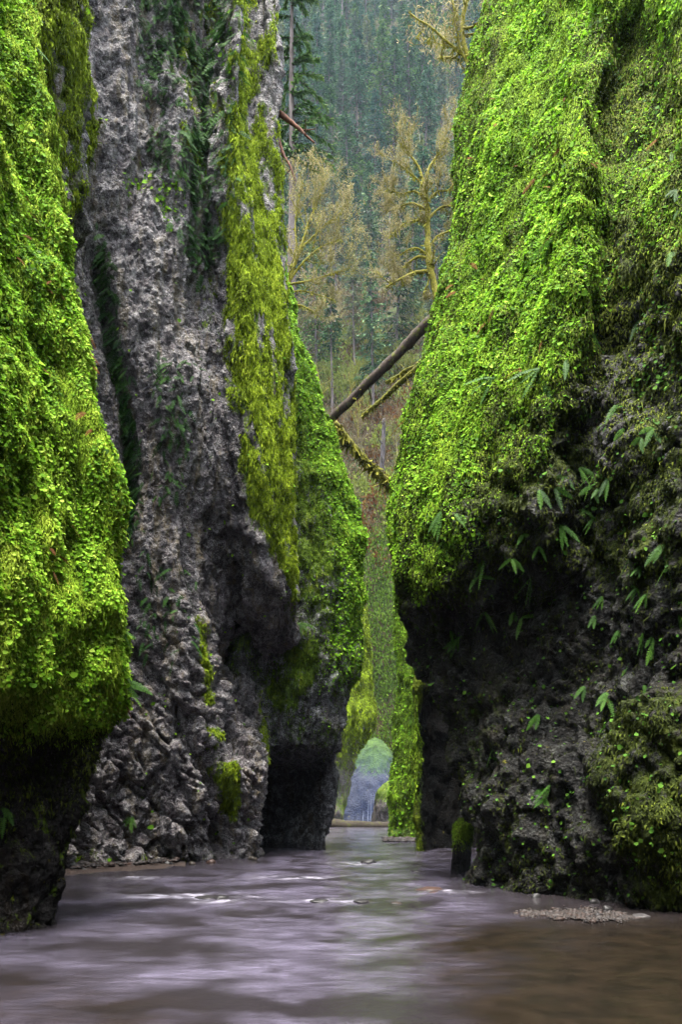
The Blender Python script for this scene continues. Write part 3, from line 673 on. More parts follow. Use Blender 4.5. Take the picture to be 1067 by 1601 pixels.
block_wall = [station([('w',x,y,-1),('w',x*1.05,y-.5,28)]) for x, y in ((-14,-13),(-6,-15.5),(0,-16.5),(6,-15.5),(14,-13))]  # unseen wall added to keep sky light out of the undercuts
G_ = loft(block_wall[::-1], -.8, 26, .35, (0,4), 1)
cliff('sky_blocking_wall', G_, .6*fbm(G_*.3, 4, 88), M_foot, .5+0*G_[...,0], 1, 'dark mossy rock wall added unseen behind the viewpoint to block sky light', cap=False)
# ------------------------------------------------------------------ hillside terrain
HY = [84, 90, 96, 106, 126, 166, 222, 285, 370, 470]
HZt = [1.0, 11.0, 33, 54, 87, 147, 246, 354, 510, 690]
def hill_z(x, y):
    base = np.interp(y + 6*noise(np.stack([x/23, y/23, 0*x], -1), 95), HY, HZt)
    xc = .03*y + 1
    return base + .10*np.abs(x - xc) + 3*fbm(np.stack([x/18, y/18, 0*x], -1), 3, 96)
ys = np.concatenate([np.arange(82, 130, .7), np.arange(130, 470, 3.)]); xs = np.concatenate([np.arange(-140, -30, 6.), np.arange(-30, 50, .7), np.arange(50, 170, 6.)])
YY, XX = np.meshgrid(ys, xs, indexing='ij')
H = np.stack([XX, YY, hill_z(XX, YY) - np.maximum(0, 88-YY)*3], -1)
t = NT('forest_floor'); p_ = t.pos()
cA = t.ramp(t.noise(p_, .9, 6, .75, .4), [(.32, (.018,.015,.008)), (.45, (.045,.030,.016)), (.55, (.038,.045,.015)), (.68, (.05,.075,.018))])
cB = t.ramp(t.noise(p_, .16, 4, .6), [(.4, (.05,.030,.018)), (.6, (.03,.055,.014))])
M_floor = t.out(t.mix(.45, cA, cB), .95, t.bump(t.noise(p_, 2.5, 5, .7), 1., .4), .1)
nz_, nx_ = H.shape[:2]; i, j = np.meshgrid(np.arange(nz_-1), np.arange(nx_-1), indexing='ij'); k = (i*nx_+j).ravel()
tag(build('hillside', H, [np.stack([k, k+1, k+nx_+1, k+nx_], 1)], M_floor), 'steep brown and green forest slope rising behind the gorge', 'hillside', None, 'structure')
NHl = gnormals(H)

# ------------------------------------------------------------------ river
yv = np.concatenate([np.arange(-26, 3.5, 1.0), np.geomspace(3.5, 100, 520)])
xv = np.concatenate([np.arange(-26, -9, 1.), np.linspace(-9, 9, 300), np.arange(10, 27, 1.)])
YY, XX = np.meshgrid(yv, xv, indexing='ij')
G = np.stack([XX, YY, 0*XX], -1)
px, py = proj(G)
def blob(x, y, sx, sy): return np.exp(-((px-x)/sx)**2 - ((py-y)/sy)**2)
wave = (.030*fbm(G*np.array([.9,.5,1]), 4, 101) + .012*ridged(G*np.array([2.2,1.3,1]), 3, 102))
riff = sstep(8.5, 13, YY)*sstep(70, 30, YY)
G[..., 2] = wave*(.35+riff)
rapid = blob(300,1403,95,2.6)*.7 + blob(270,1399,60,2)*.5 + blob(510,1408,70,2.4)*.6 + blob(350,1409,45,2)*.6 + .35*blob(560,1350,45,3) + .3*blob(700,1395,40,2.5) + .45*blob(215,1372,35,2.2) + .35*blob(480,1372,60,3)
G[..., 2] += .05*np.clip(rapid, 0, 1)*(.5+noise(G*np.array([3,3,1]), 103))
fl = fbm(G*np.array([.7,.8,1]) + .5*fbm(G*.4, 3, 104)[..., None], 5, 105)
fine = fbm(G*np.array([2.2,2.6,1]), 4, 106)
silk = np.clip(.42 + .9*fl + .25*fine, 0, 1)
shallow = poly(px, py, [(600,1475),(720,1436),(800,1424),(1200,1424),(1200,1700),(820,1700),(700,1560)], 45)
shallow = np.clip(shallow + .7*poly(px, py, [(-200,1500),(120,1530),(300,1580),(330,1700),(-200,1700)], 50), 0, 1)
rimb = poly(px, py, [(90,1345),(420,1335),(420,1352),(250,1372),(90,1392)], 10) + poly(px, py, [(700,1370),(1100,1400),(1100,1440),(830,1432),(700,1395)], 14)
foam = np.clip(1.3*rapid*np.clip(.35+1.8*fine+.8*fl, 0, 1.2) + .9*np.clip(rapid*2,0,1)*sstep(.2,.5,fine), 0, 1)
foam_sheen = np.clip(silk*(sstep(1010, 640, px + .8*(py-1440))*.9*(1-.75*shallow)) + .30*riff*silk + 1.0*blob(540,1462,150,42)*silk + .3*blob(420,1560,260,60)*silk, 0, 1)*(1-.8*np.clip(rimb,0,1))  # lavender sky sheen and smeared foam, painted into the water colour
ny, nx = YY.shape; i, j = np.meshgrid(np.arange(ny-1), np.arange(nx-1), indexing='ij'); k = (i*nx+j).ravel()
t = NT('river_water')
p_ = t.pos(); pw = t.scalev(p_, (.8, 2.6, 1))
wn = t.noise(pw, 1.5, 9, .72, .5)
base = t.mix(t.attr('shallow'), (.014,.012,.014), t.ramp(t.noise(p_, 3, 5, .6), [(.35, (.006,.0048,.0034)), (.65, (.013,.0092,.006))]))
wf_ = t.ramp(t.noise(t.scalev(p_, (2.2, 11, 1)), 1.6, 6, .7, .3), [(.34, .45), (.66, 1.25)])
mk = t.math('MULTIPLY', t.math('MULTIPLY', t.attr('foam_sheen'), wf_), t.ramp(wn, [(.34, .15), (.66, 1.)]))
base = t.mix(mk, base, (.098,.088,.128))
base = t.mix(t.attr('foam'), base, (.26,.25,.30))
M_water = t.out(base, .17, t.bump(t.noise(t.scalev(p_, (1,1.3,1)), 2.6, 6, .65, .5), .45, .05), .4)
tag(build('water', G, [np.stack([k, k+1, k+nx+1, k+nx], 1)], M_water, None, {'foam': foam, 'foam_sheen': foam_sheen, 'shallow': shallow}),
    'silky lavender grey stream flowing through the gorge, brown in the shallows', 'water', None, 'structure')
bed = [(-30,-30,-1.0),(30,-30,-1.0),(30,110,-1.0),(-30,110,-1.0)]
t = NT('river_bed'); tag(build('riverbed', bed, [[(0,1,2,3)]], t.out(t.ramp(t.noise(t.pos(), 4., 5), [(.4,(.04,.03,.02)),(.6,(.10,.08,.06))]), .9)), 'gravel riverbed under the stream', 'riverbed', None, 'structure')

# ------------------------------------------------------------------ stones
M_stone = [None]*4
for q, cc in enumerate([((.005,.0045,.005),(.016,.015,.015)), ((.018,.010,.008),(.045,.026,.020)), ((.018,.017,.017),(.05,.046,.046)), ((.009,.007,.005),(.026,.02,.015))]):
    t = NT('stone'); n_ = t.noise(t.objc(), 18., 5, .7)
    M_stone[q] = t.out(t.ramp(n_, [(.35, cc[0]), (.65, cc[1])]), .45, t.bump(n_, .5, .02), .25)
def stone_arrays(sub, seed):
    import bmesh
    bm = bmesh.new(); bmesh.ops.create_icosphere(bm, subdivisions=sub, radius=1.)
    V = np.array([v.co[:] for v in bm.verts]); T = np.array([[v.index for v in f.verts] for f in bm.faces]); bm.free()
    V = V*(1 + .35*noise(V*.9 + seed*7.1, seed)[:, None] + .10*noise(V*3 + seed, seed+1)[:, None])
    return V, T
def stone(name, px, py, w, h, mat, label, cat='stone', group=None, seed=0, dep=.8):
    d = CAMH*F/(py-HZ); x, y, _ = W(px, py, d); s = w*d/F/2
    V, T = stone_arrays(3, seed); a = seed*1.7
    V = V @ np.array([[math.cos(a), math.sin(a), 0], [-math.sin(a), math.cos(a), 0], [0, 0, 1]])
    o = build(name, V*np.array([s, s*dep, h*d/F]), [T], mat); o.location = (x, y, 0)
    return tag(o, label, cat, group)
stone('rock', 577, 1348, 24, 6, M_stone[0], 'dark wet rock breaking the middle of the stream below the far pillar', seed=1)
stone('rock', 652, 1363, 20, 3, M_stone[0], 'low flat dark rock in the stream in front of the black recessed wall', seed=2)
stone('rock', 672, 1391, 40, 5, M_stone[1], 'pinkish flat rock just awash in the stream, upper one of a pair', seed=3)
stone('rock', 688, 1397, 44, 3.5, M_stone[1], 'thin reddish rock just awash, lower one of a pair', seed=4)
stone('rock', 347, 1405, 24, 6, M_stone[0], 'round dark rock in the white riffle before the grey cliff', seed=5)
stone('rock', 323, 1404, 36, 4, M_stone[0], 'long low dark rock in the white riffle, left of the round one', seed=6)
stone('rock', 498, 1409, 28, 4.5, M_stone[0], 'dark rock at the left end of the short riffle in midstream', seed=7)
stone('rock', 565, 1410, 26, 4, M_stone[0], 'dark rock at the right end of the short riffle in midstream', seed=8)
stone('rock', 620, 1412, 20, 3, M_stone[3], 'small brown rock awash right of the midstream riffle', seed=9)
stone('rock', 950, 1424, 18, 9, M_stone[0], 'dark stone standing above the right end of the gravel bar', seed=10)
stone('rock', 1003, 1432, 30, 3.5, M_stone[2], 'flat grey stone at the right tip of the gravel bar', seed=11)
stone('rock', 900, 1402, 22, 8, M_stone[3], 'small brownish stone at the foot of the right cliff', seed=12)
stone('rock', 112, 1366, 16, 5, M_stone[1], 'orange brown stone at the left end of the litter bank', seed=13)
stone('rock', 95, 1368, 14, 4, M_stone[3], 'small brown stone at the water edge beside the near left cliff', seed=14)
# gravel bar: a low mound of pebbles
mbk = [MB() for _ in range(4)]; bases = [stone_arrays(1, s) for s in range(6)]
def pebbles(n, fx, fy, size, hgt):
    for q in range(n):
        x = fx(); y = fy(x); dd = CAMH*F/(y-HZ); X = W(x, y, dd)
        s = size*RNG.lognormal(0, .42); V, T = bases[RNG.integers(6)]
        a = RNG.random()*6.28; Rm = np.array([[math.cos(a), math.sin(a), 0], [-math.sin(a), math.cos(a), 0], [0, 0, 1]])
        mbk[RNG.integers(4)].add((V*np.array([1, RNG.uniform(.6, .95), RNG.uniform(.4, .7)])*s) @ Rm + np.array([X[0], X[1], hgt(x, y)]), (), T)
def gy(x):
    u = (x-905)/105; lim = max(0, 1-u*u)**.5*(.75+.4*math.sin(u*9)*math.sin(u*4+1))
    return 1431 + 4*u + RNG.normal(0, .5)*10*lim
pebbles(3000, lambda: 905 + 105*(RNG.beta(2, 2)*2-1), gy, .021, lambda x, y: -.006 + .022*max(0, 1-((x-905)/105)**2))
mk_ = MB()
for m_ in mbk:
    pass
def gravel(name, label):
    mb = MB(); root = None
    for q, m_ in enumerate(mbk):
        if not m_.n: continue
        V = np.concatenate(m_.v); T = np.concatenate(m_.t); mb.add(V, (), T, q/3 + 0*V[:, 0])
    o = mb.build(name, M_gravel); mbk[:] = [MB() for _ in range(4)]
    return tag(o, label, 'gravel', None, 'stuff')
t = NT('gravel'); c1 = t.ramp(t.attr('var'), [(0, (.008,.006,.006)), (.33, (.032,.018,.013)), (.67, (.048,.041,.038)), (1, (.019,.014,.010))])
M_gravel = t.out(t.mix(t.noise(t.pos(), 14., 3), c1, (.012,.010,.010)), .6, None, .2)
gravel('gravel', 'small bar of mixed grey and reddish pebbles in the brown shallows')
# litter bank under the grey cliff, far gravel spit by the pillar
bx = np.linspace(70, 290, 60); rows = []
for k_, (dy, hz) in enumerate([(9, -.10), (6, .02), (0, .13), (-9, .26), (-18, .30)]):
    rows.append([list(W(x, 1366 - (x-70)*.075 + dy - 2, CAMH*F/(1366-(x-70)*.075+dy-2-HZ))[:2]) + [hz*max(.05, math.sin(math.pi*min(1, (x-60)/240)))**.6] for x in bx])
Bk = np.array(rows); Bk[..., 2] += .05*noise(Bk*3, 111)
i, j = np.meshgrid(np.arange(4), np.arange(59), indexing='ij'); k = (i*60+j).ravel()
t = NT('leaf_litter'); M_litter = t.out(t.ramp(t.noise(t.pos(), 22., 5, .7), [(.36, (.006,.0045,.0035)), (.5, (.020,.012,.009)), (.64, (.045,.027,.019))]), .9, t.bump(t.noise(t.pos(), 25., 3), 1, .05))
tag(build('bank', Bk, [np.stack([k, k+1, k+61, k+60], 1)], M_litter), 'low reddish brown litter bank at the foot of the grey cliff', 'bank', None, 'structure')
pebbles(500, lambda: 110 + 170*RNG.random(), lambda x: 1362 - (x-70)*.075 + RNG.uniform(-6, 6), .05, lambda x, y: .12)
gravel('gravel', 'pebbles and debris scattered on the brown bank below the grey cliff')
pebbles(500, lambda: 600 + 62*RNG.random()**.7, lambda x: 1313.5 + RNG.uniform(-3.5, 3), .09, lambda x, y: .04)
gravel('gravel', 'gravel spit at the foot of the narrow mossy pillar')

# ------------------------------------------------------------------ logs
M_barkdk = bark_mat('dark_bark', (.014,.010,.008), (.055,.038,.028), (.10,.11,.015), .25, 5)
M_barkmoss = bark_mat('mossy_bark', (.025,.018,.012), (.09,.065,.04), (.16,.16,.02), .85, 5)
M_barkgrey = bark_mat('grey_bark', (.07,.062,.066), (.21,.19,.195), None, 0, 7)
M_barkbr = bark_mat('brown_bark', (.008,.006,.004), (.026,.019,.012), (.04,.042,.008), .3, 5)
M_barksnag = bark_mat('weathered_snag', (.018,.014,.014), (.065,.055,.055), (.10,.10,.02), .3, 2)
M_red = bark_mat('red_rotten_wood', (.045,.018,.012), (.14,.06,.035), None, 0, 8)
M_moss = foliage_mat('limb_moss', [(0, (.045,.045,.008)), (.5, (.14,.14,.015)), (1, (.28,.27,.035))], .2, .9, .1)
def line(a, b, n, wob=.0, seed=0, sag=0.):
    a, b = np.array(a), np.array(b); s = np.linspace(0, 1, n)[:, None]; L = np.linalg.norm(b-a)
    P = a + (b-a)*s; P = P + wob*L*np.stack([noise(np.stack([s[:,0]*3+seed, 0*s[:,0]+c*9.3, 0*s[:,0]], -1), 120+c) for c in range(3)], -1)*np.sin(np.pi*s)
    P[:, 2] -= sag*L*np.sin(np.pi*s[:, 0]); return P
def moss_on(mb, P, R, n, L=.12, w=.05, hang=1.):
    """tufts of moss hanging under and lying along a limb"""
    k = RNG.integers(0, len(P)-1, n); u = RNG.random((n, 1)); p = P[k]*(1-u) + P[k+1]*u; r = np.broadcast_to(R, (len(P),))[k][:, None]
    o = norm(RNG.normal(0, 1, (n, 3))); ax = norm(o*.5 + np.array([0, 0, -hang]) + RNG.normal(0, .3, (n, 3)))
    V, Q, a = flakes(p + o*r*.8, ax, norm(np.cross(ax, RNG.normal(0, 1, (n, 3)))), w*RNG.uniform(.6, 1.4, n), L*RNG.lognormal(0, .4, n), np.clip(RNG.normal(.5, .22, n), 0, 1))
    mb.add(V, Q, (), a)
def log(name, A, B, ra, rb, mat, label, wob=.01, sag=0., moss=0, mossL=.12, seed=0, twigs=0, cat='log', sides=14):
    root = empty(name, A); tag(root, label, cat)
    P = line((0,0,0), np.array(B)-np.array(A), 40, wob, seed, sag); R = np.linspace(ra, rb, 40)*(1+.10*noise(np.stack([np.linspace(0,9,40), np.zeros(40), np.full(40, seed*3.)], -1), 7))
    mb = MB(); mb.tube(P, R, sides, .5, .25, seed); mb.build('stem', mat, root)
    if twigs:
        for q in range(twigs):
            tb = MB()
            k_ = RNG.integers(4, 38); dr = norm(np.array([RNG.normal(0, .6), RNG.normal(0, .5), RNG.uniform(-.7, .8)])); l = RNG.uniform(.4, 1.5)*ra*4
            tb.tube(line(P[k_], P[k_]+dr*l, 8, .10, q+seed, .08), np.linspace(ra*.22, ra*.07, 8), 6)
            tb.build('branch_stub', mat, root)
    if moss:
        m_ = MB(); moss_on(m_, P, R, moss, mossL, mossL*.35); m_.build('moss', M_moss, root)['kind'] = 'stuff'
    return root
log('fallen_log', W(508,664,28.5), W(690,485,27.2), .16, .21, M_barkdk, 'thick dark log wedged diagonally across the gorge between both cliffs', .012, .012, 140, .10, 1, 3)
lg = log('fallen_log', W(566,651,30), W(684,545,27.6), .07, .13, M_barkmoss, 'thinner mossy log below the thick dark log, leaning on the right cliff', .012, .02, 500, .12, 2, 5)
log('fallen_branch', W(604,598,29.2), W(676,552,27.8), .05, .08, M_barkmoss, 'crooked mossy branch between the two diagonal logs', .07, .03, 300, .12, 9, 5, 'branch')
log('fallen_log', W(522,662,29), W(632,775,30), .16, .11, M_barkmoss, 'shaggy mossy log slanting down to the right below the diagonal logs', .05, .04, 900, .26, 3, 5)
log('fallen_log', W(486,1287,57.5), W(634,1291,57), .52, .34, M_barkbr, 'long mossy brown log lying across the far end of the stream', .012, .012, 60, .16, 4, 0)
log('driftwood_log', W(958,1404,11.9), W(1058,1424,10.9), .085, .06, M_red, 'reddish rotten log lying at the foot of the right cliff', .03, 0, 0, .1, 5, 2)
log('broken_timber', W(418,166,23.4), W(492,224,23), .12, .02, M_red, 'splintered reddish timber jutting from the top of the grey cliff', .02, -.03, 0, .1, 6, 3, 'timber')
log('broken_timber', W(424,200,23.4), W(463,284,22.8), .09, .012, M_red, 'darker splintered timber pointing down below the reddish one', .03, -.02, 0, .1, 7, 2, 'timber')
log('dead_snag', W(595,785,101), W(601,655,101), .46, .26, M_barksnag, 'grey bare broken trunk standing on the reddish slope under the logs', .012, 0, 0, .1, 8, 4, 'dead tree')

# ------------------------------------------------------------------ conifers on the far slope
M_trunk = bark_mat('conifer_bark', (.035,.027,.024), (.12,.10,.095), None, 0, 1.5)
def needle_mat(name, a, b, c): return foliage_mat(name, [(0, a), (.5, b), (1, c)], .15, .7, .1, True)
M_needle = [needle_mat('needles_blue_green', (.012,.036,.024), (.036,.088,.054), (.10,.17,.09)),
            needle_mat('needles_green', (.012,.034,.012), (.042,.095,.032), (.11,.18,.055)),
            needle_mat('needles_grey_green', (.035,.052,.034), (.085,.115,.068), (.18,.21,.12))]
def conifer(h, spread, start, nlev, nbr, nsp, seed, mat, gap=.12, droop=.35, lw=(.16,.55)):
    rng = np.random.default_rng(seed)
    root = empty('conifer'); P = line((0,0,-1.5), (rng.normal(0,.012)*h, 0, h), 14, .006, seed)
    R = np.linspace(h*.0115, .02, 14); mb = MB(); mb.tube(P, R, 8, .5); 
    cr = MB(); bases, axes, ls, ws, vs = [], [], [], [], []
    for q in range(nlev):
        f = start + (1-start)*(q + rng.uniform(-.3,.3))/nlev
        if f >= .99: continue
        z = f*h; k = f*(len(P)-1); c = P[int(k)] + (P[min(int(k)+1, len(P)-1)]-P[int(k)])*(k-int(k)); c = np.array([c[0], c[1], z])
        rr = spread*(1-f)**.8*(.55+.45*min(1, (f-start)/.12+.3))
        for b in range(nbr):
            if rng.random() < gap: continue
            th = rng.uniform(0, 6.283); L = rr*rng.uniform(.55, 1.15) + .25
            dr = np.array([math.cos(th), math.sin(th), .22*(f-.35) - droop*(1-f)*.5])
            bp = c + dr*np.linspace(0, 1, 6)[:, None]*L; bp[:, 2] += -.28*droop*L*np.linspace(0,1,6)**2 + .12*L*np.linspace(0,1,6)**4
            if L > 1.2: mb.tube(bp, np.linspace(.05*h/30, .012, 6), 3, .5)
            m = nsp; s = rng.random(m)**.75
            p = c + dr*s[:, None]*L; p[:, 2] += -.28*droop*L*s**2
            sd = np.array([-math.sin(th), math.cos(th), 0])*rng.choice([-1, 1], m)[:, None]
            ax = norm(dr*.75 + sd*rng.uniform(.25,.9,(m,1)) + np.array([0,0,-.38]) + rng.normal(0,.18,(m,3)))
            bases.append(p); axes.append(ax); ls.append(lw[1]*h/30*rng.lognormal(.35,.35,m)*(.55+.6*(1-f))); ws.append(lw[0]*h/30*rng.lognormal(.25,.3,m)); vs.append(np.clip(rng.normal(.5,.2,m)+.25*(s-.6)+rng.normal(0,.1),0,1))
    p = np.concatenate(bases); ax = np.concatenate(axes); l = np.concatenate(ls); w = np.concatenate(ws)
    B = norm(np.cross(ax, np.array([0,0,1.]) + rng.normal(0,.5,ax.shape)))
    V, Q, a = flakes(p, ax, B, w, l, np.concatenate(vs), .12)
    cr.add(V, Q, (), a)
    mb.build('trunk', M_trunk, root); cr.build('crown', mat, root)
    return root
variants = [conifer(30, 5.6, .15, 40, 6, 12, 1, M_needle[0]), conifer(30, 4.6, .25, 36, 6, 12, 2, M_needle[0]), conifer(30, 6.2, .08, 42, 6, 12, 3, M_needle[1]),
            conifer(30, 3.9, .50, 26, 6, 12, 4, M_needle[1], .2), conifer(30, 4.3, .30, 32, 5, 12, 5, M_needle[2], .3), conifer(30, 3.1, .62, 18, 6, 12, 6, M_needle[2], .3)]
vdesc = ['blue green pointed conifer with a dense crown', 'slim blue green conifer', 'broad green conifer branched to the ground', 'tall conifer with a bare lower trunk', 'thin grey green conifer with gaps', 'bare trunked conifer with small grey green top']
used = [False]*6; placed = []; specs = []
rg = np.random.default_rng(11)
for y in np.concatenate([np.linspace(108, 160, 56), np.linspace(160, 235, 115), np.linspace(235, 345, 115)]):
    best = None
    for tr in range(14):
        pxx = rg.uniform(395, 800); x = (pxx-CX)*y/F
        gap_ = min([math.hypot((x-a)*F/y, (y-b)*2.2) for a, b in placed[-40:]] or [1e9])
        if best is None or gap_ > best[0]: best = (gap_, x)
    placed.append((best[1], y)); specs.append((best[1], y))
def where(px, py):
    h = 'far up the slope' if py < 160 else ('on upper slope' if py < 330 else ('halfway up' if py < 480 else 'low down'))
    s = 'by the left cliffs' if px < 520 else ('by the right cliff' if px > 660 else 'in mid gap')
    return h + ' ' + s
for x, y in specs:
    z = float(hill_z(np.array([x]), np.array([y]))[0]); pxb = CX + x*F/y; pyb = HZ - (z+15-CAMH)*F/y
    if y < 160: vi = rg.choice([1,3,4,5,2,0]); hh = rg.uniform(.62, .95)
    else: vi = rg.choice([0,0,1,1,2,2,3,4]); hh = rg.uniform(.75, 1.15)
    if pyb < -190: continue
    o = variants[vi] if not used[vi] else copy_tree(variants[vi]); used[vi] = True
    o.location = (x, y, z - .5); o.rotation_euler = (rg.normal(0,.015), rg.normal(0,.02), rg.uniform(0, 6.28)); o.scale = (hh*rg.uniform(.9,1.1), hh*rg.uniform(.9,1.1), hh)
    tag(o, vdesc[vi] + ' ' + where(pxb, pyb), 'conifer', 'conifers on the hillside')
for vi in range(6):
    if not used[vi]:
        for ch in list(variants[vi].children): bpy.data.objects.remove(ch)
        bpy.data.objects.remove(variants[vi])
hero = conifer(27, 3.9, .40, 30, 4, 110, 21, M_needle[1], .3, 1.0, (.065,.22)); hero.name = 'fir_tree'
b = W(456, 560, 40); hero.location = (b[0], 40, b[2]); hero.rotation_euler = (0, 0, 1.0)
tag(hero, 'tall fir with a grey trunk and drooping dark branches just right of the grey cliff', 'conifer')

# ------------------------------------------------------------------ budding broadleaf trees
M_limb = bark_mat('limb_bark', (.045,.038,.030), (.14,.12,.095), (.17,.155,.03), .6, 4)
M_limbmoss = bark_mat('mossy_limb', (.03,.022,.012), (.09,.07,.03), (.22,.20,.022), 1.0, 4)
M_bud = [foliage_mat('tan_buds', [(0, (.10,.085,.038)), (.5, (.22,.19,.09)), (1, (.38,.34,.17))], .35, .7, .2),
         foliage_mat('fresh_buds', [(0, (.045,.06,.010)), (.5, (.11,.14,.022)), (1, (.22,.26,.05))], .4, .6, .2),
         foliage_mat('brown_twigs', [(0, (.04,.026,.014)), (.5, (.10,.070,.038)), (1, (.18,.14,.075))], .2, .8, .1)]
def broadleaf(name, h, seed, matl, matb, depth=4, nbud=9, bud=.16, lean=(0,0), spreadf=.62, moss=0, r0=None, twist=.22, clear=.3, mossL=.14):
    rng = np.random.default_rng(seed); root = empty(name); tb = MB(); ends = []; limbs = []
    def grow(p, d, L, r, lev):
        n = 7; pts = [np.array(p, float)]; dd = norm(np.array(d, float))
        for q in range(n):
            dd = norm(dd + rng.normal(0, twist, 3)*.55 + np.array([0,0,.10 if lev else .15]))
            pts.append(pts[-1] + dd*L/n)
        pts = np.array(pts); R = np.linspace(r, r*.55, n+1)
        tb.tube(pts, R, 8 if lev == 0 else (6 if lev < 2 else 4), .5); limbs.append((pts, R))
        if lev == depth: ends.append(pts); return
        k = rng.integers(3, 5) + (3 if lev == 0 else 0)
        for q in range(k):
            t_ = rng.uniform(clear if lev == 0 else .25, 1.); i_ = min(int(t_*n), n-1); bp = pts[i_] + (pts[i_+1]-pts[i_])*(t_*n-i_)
            a = norm(rng.normal(0, 1, 3)*np.array([1,1,.45])); nd = norm(dd*.45 + a*spreadf*1.5 + np.array([0,0,.12]))
            grow(bp, nd, L*rng.uniform(.42,.68), R[i_]*rng.uniform(.42,.62), lev+1)
    grow((0,0,-.5), (lean[0], lean[1], 1), h*.62, r0 or h*.018, 0)
    tb.build('trunk', matl, root)
    P = np.concatenate([e[rng.integers(2, len(e), nbud)] + rng.normal(0, bud*1.6, (nbud, 3)) for e in ends]) if ends else np.zeros((0,3))
    m = len(P); ax = norm(rng.normal(0,1,(m,3)) + np.array([0,0,-.3])); B = norm(np.cross(ax, rng.normal(0,1,(m,3))))
    V, Q, a = flakes(P, ax, B, bud*rng.uniform(.16,.34,m), bud*rng.uniform(1.,2.2,m), np.clip(rng.normal(.5,.22,m),0,1))
    cb = MB(); cb.add(V, Q, (), a); cb.build('crown', matb, root, False)
    if moss:
        mm = MB(); big = [l for l in limbs if l[1][0] > (r0 or h*.018)*.10]
        for pts, R in big: moss_on(mm, pts, R, max(4, int(moss*np.linalg.norm(pts[-1]-pts[0]))), mossL, mossL*.4)
        mm.build('moss', M_moss, root)['kind'] = 'stuff'
    return root
bv = [broadleaf('budding_tree', 14, 31, M_limb, M_bud[0], 4, 6, .15), broadleaf('budding_tree', 14, 32, M_limb, M_bud[0], 4, 6, .16, spreadf=.75),
      broadleaf('budding_tree', 12, 33, M_limbmoss, M_bud[1], 4, 8, .18, twist=.35), broadleaf('bare_tree', 10, 34, M_limb, M_bud[2], 4, 8, .16, twist=.35, spreadf=.8)]
bd = ['tan budding tree with a fine open crown', 'wide tan flowering tree', 'yellow green tree with mossy crooked limbs', 'brown twiggy bare tree']
bused = [False]*4
def put_tree(vi, px, d, s, top=None):
    x = (px-CX)*d/F; z = float(hill_z(np.array([x]), np.array([d]))[0])
    o = bv[vi] if not bused[vi] else copy_tree(bv[vi]); bused[vi] = True
    o.location = (x, d, z-.3); o.rotation_euler = (0, 0, rg.uniform(0, 6.28)); o.scale = (s, s, s*rg.uniform(.9, 1.1))
    tag(o, bd[vi] + ' ' + where(px, HZ-(z+6-CAMH)*F/d), 'tree', 'broadleaf trees on the slope')
for vi, px, d, s in [(0,470,118,1.1),(1,520,122,1.15),(0,620,128,1.1),(1,650,138,1.2),(0,690,150,1.1),(2,500,112,.9),(2,545,113,.8),(2,590,116,.85),
    (2,640,112,.9),(2,665,118,1.),(3,480,106,.9),(3,505,104,.9),(3,530,106,.85),(3,565,105,.8),(3,620,103,.8),(3,640,104,.8),(2,560,108,.7),(1,480,140,1.2),(0,705,175,1.2),(1,720,190,1.2),(0,560,180,1.1),(3,550,100,.6),(3,610,99,.55),(2,625,100,.6),(0,600,205,1.2),(1,670,165,1.0)]:
    put_tree(vi, px, d, s)
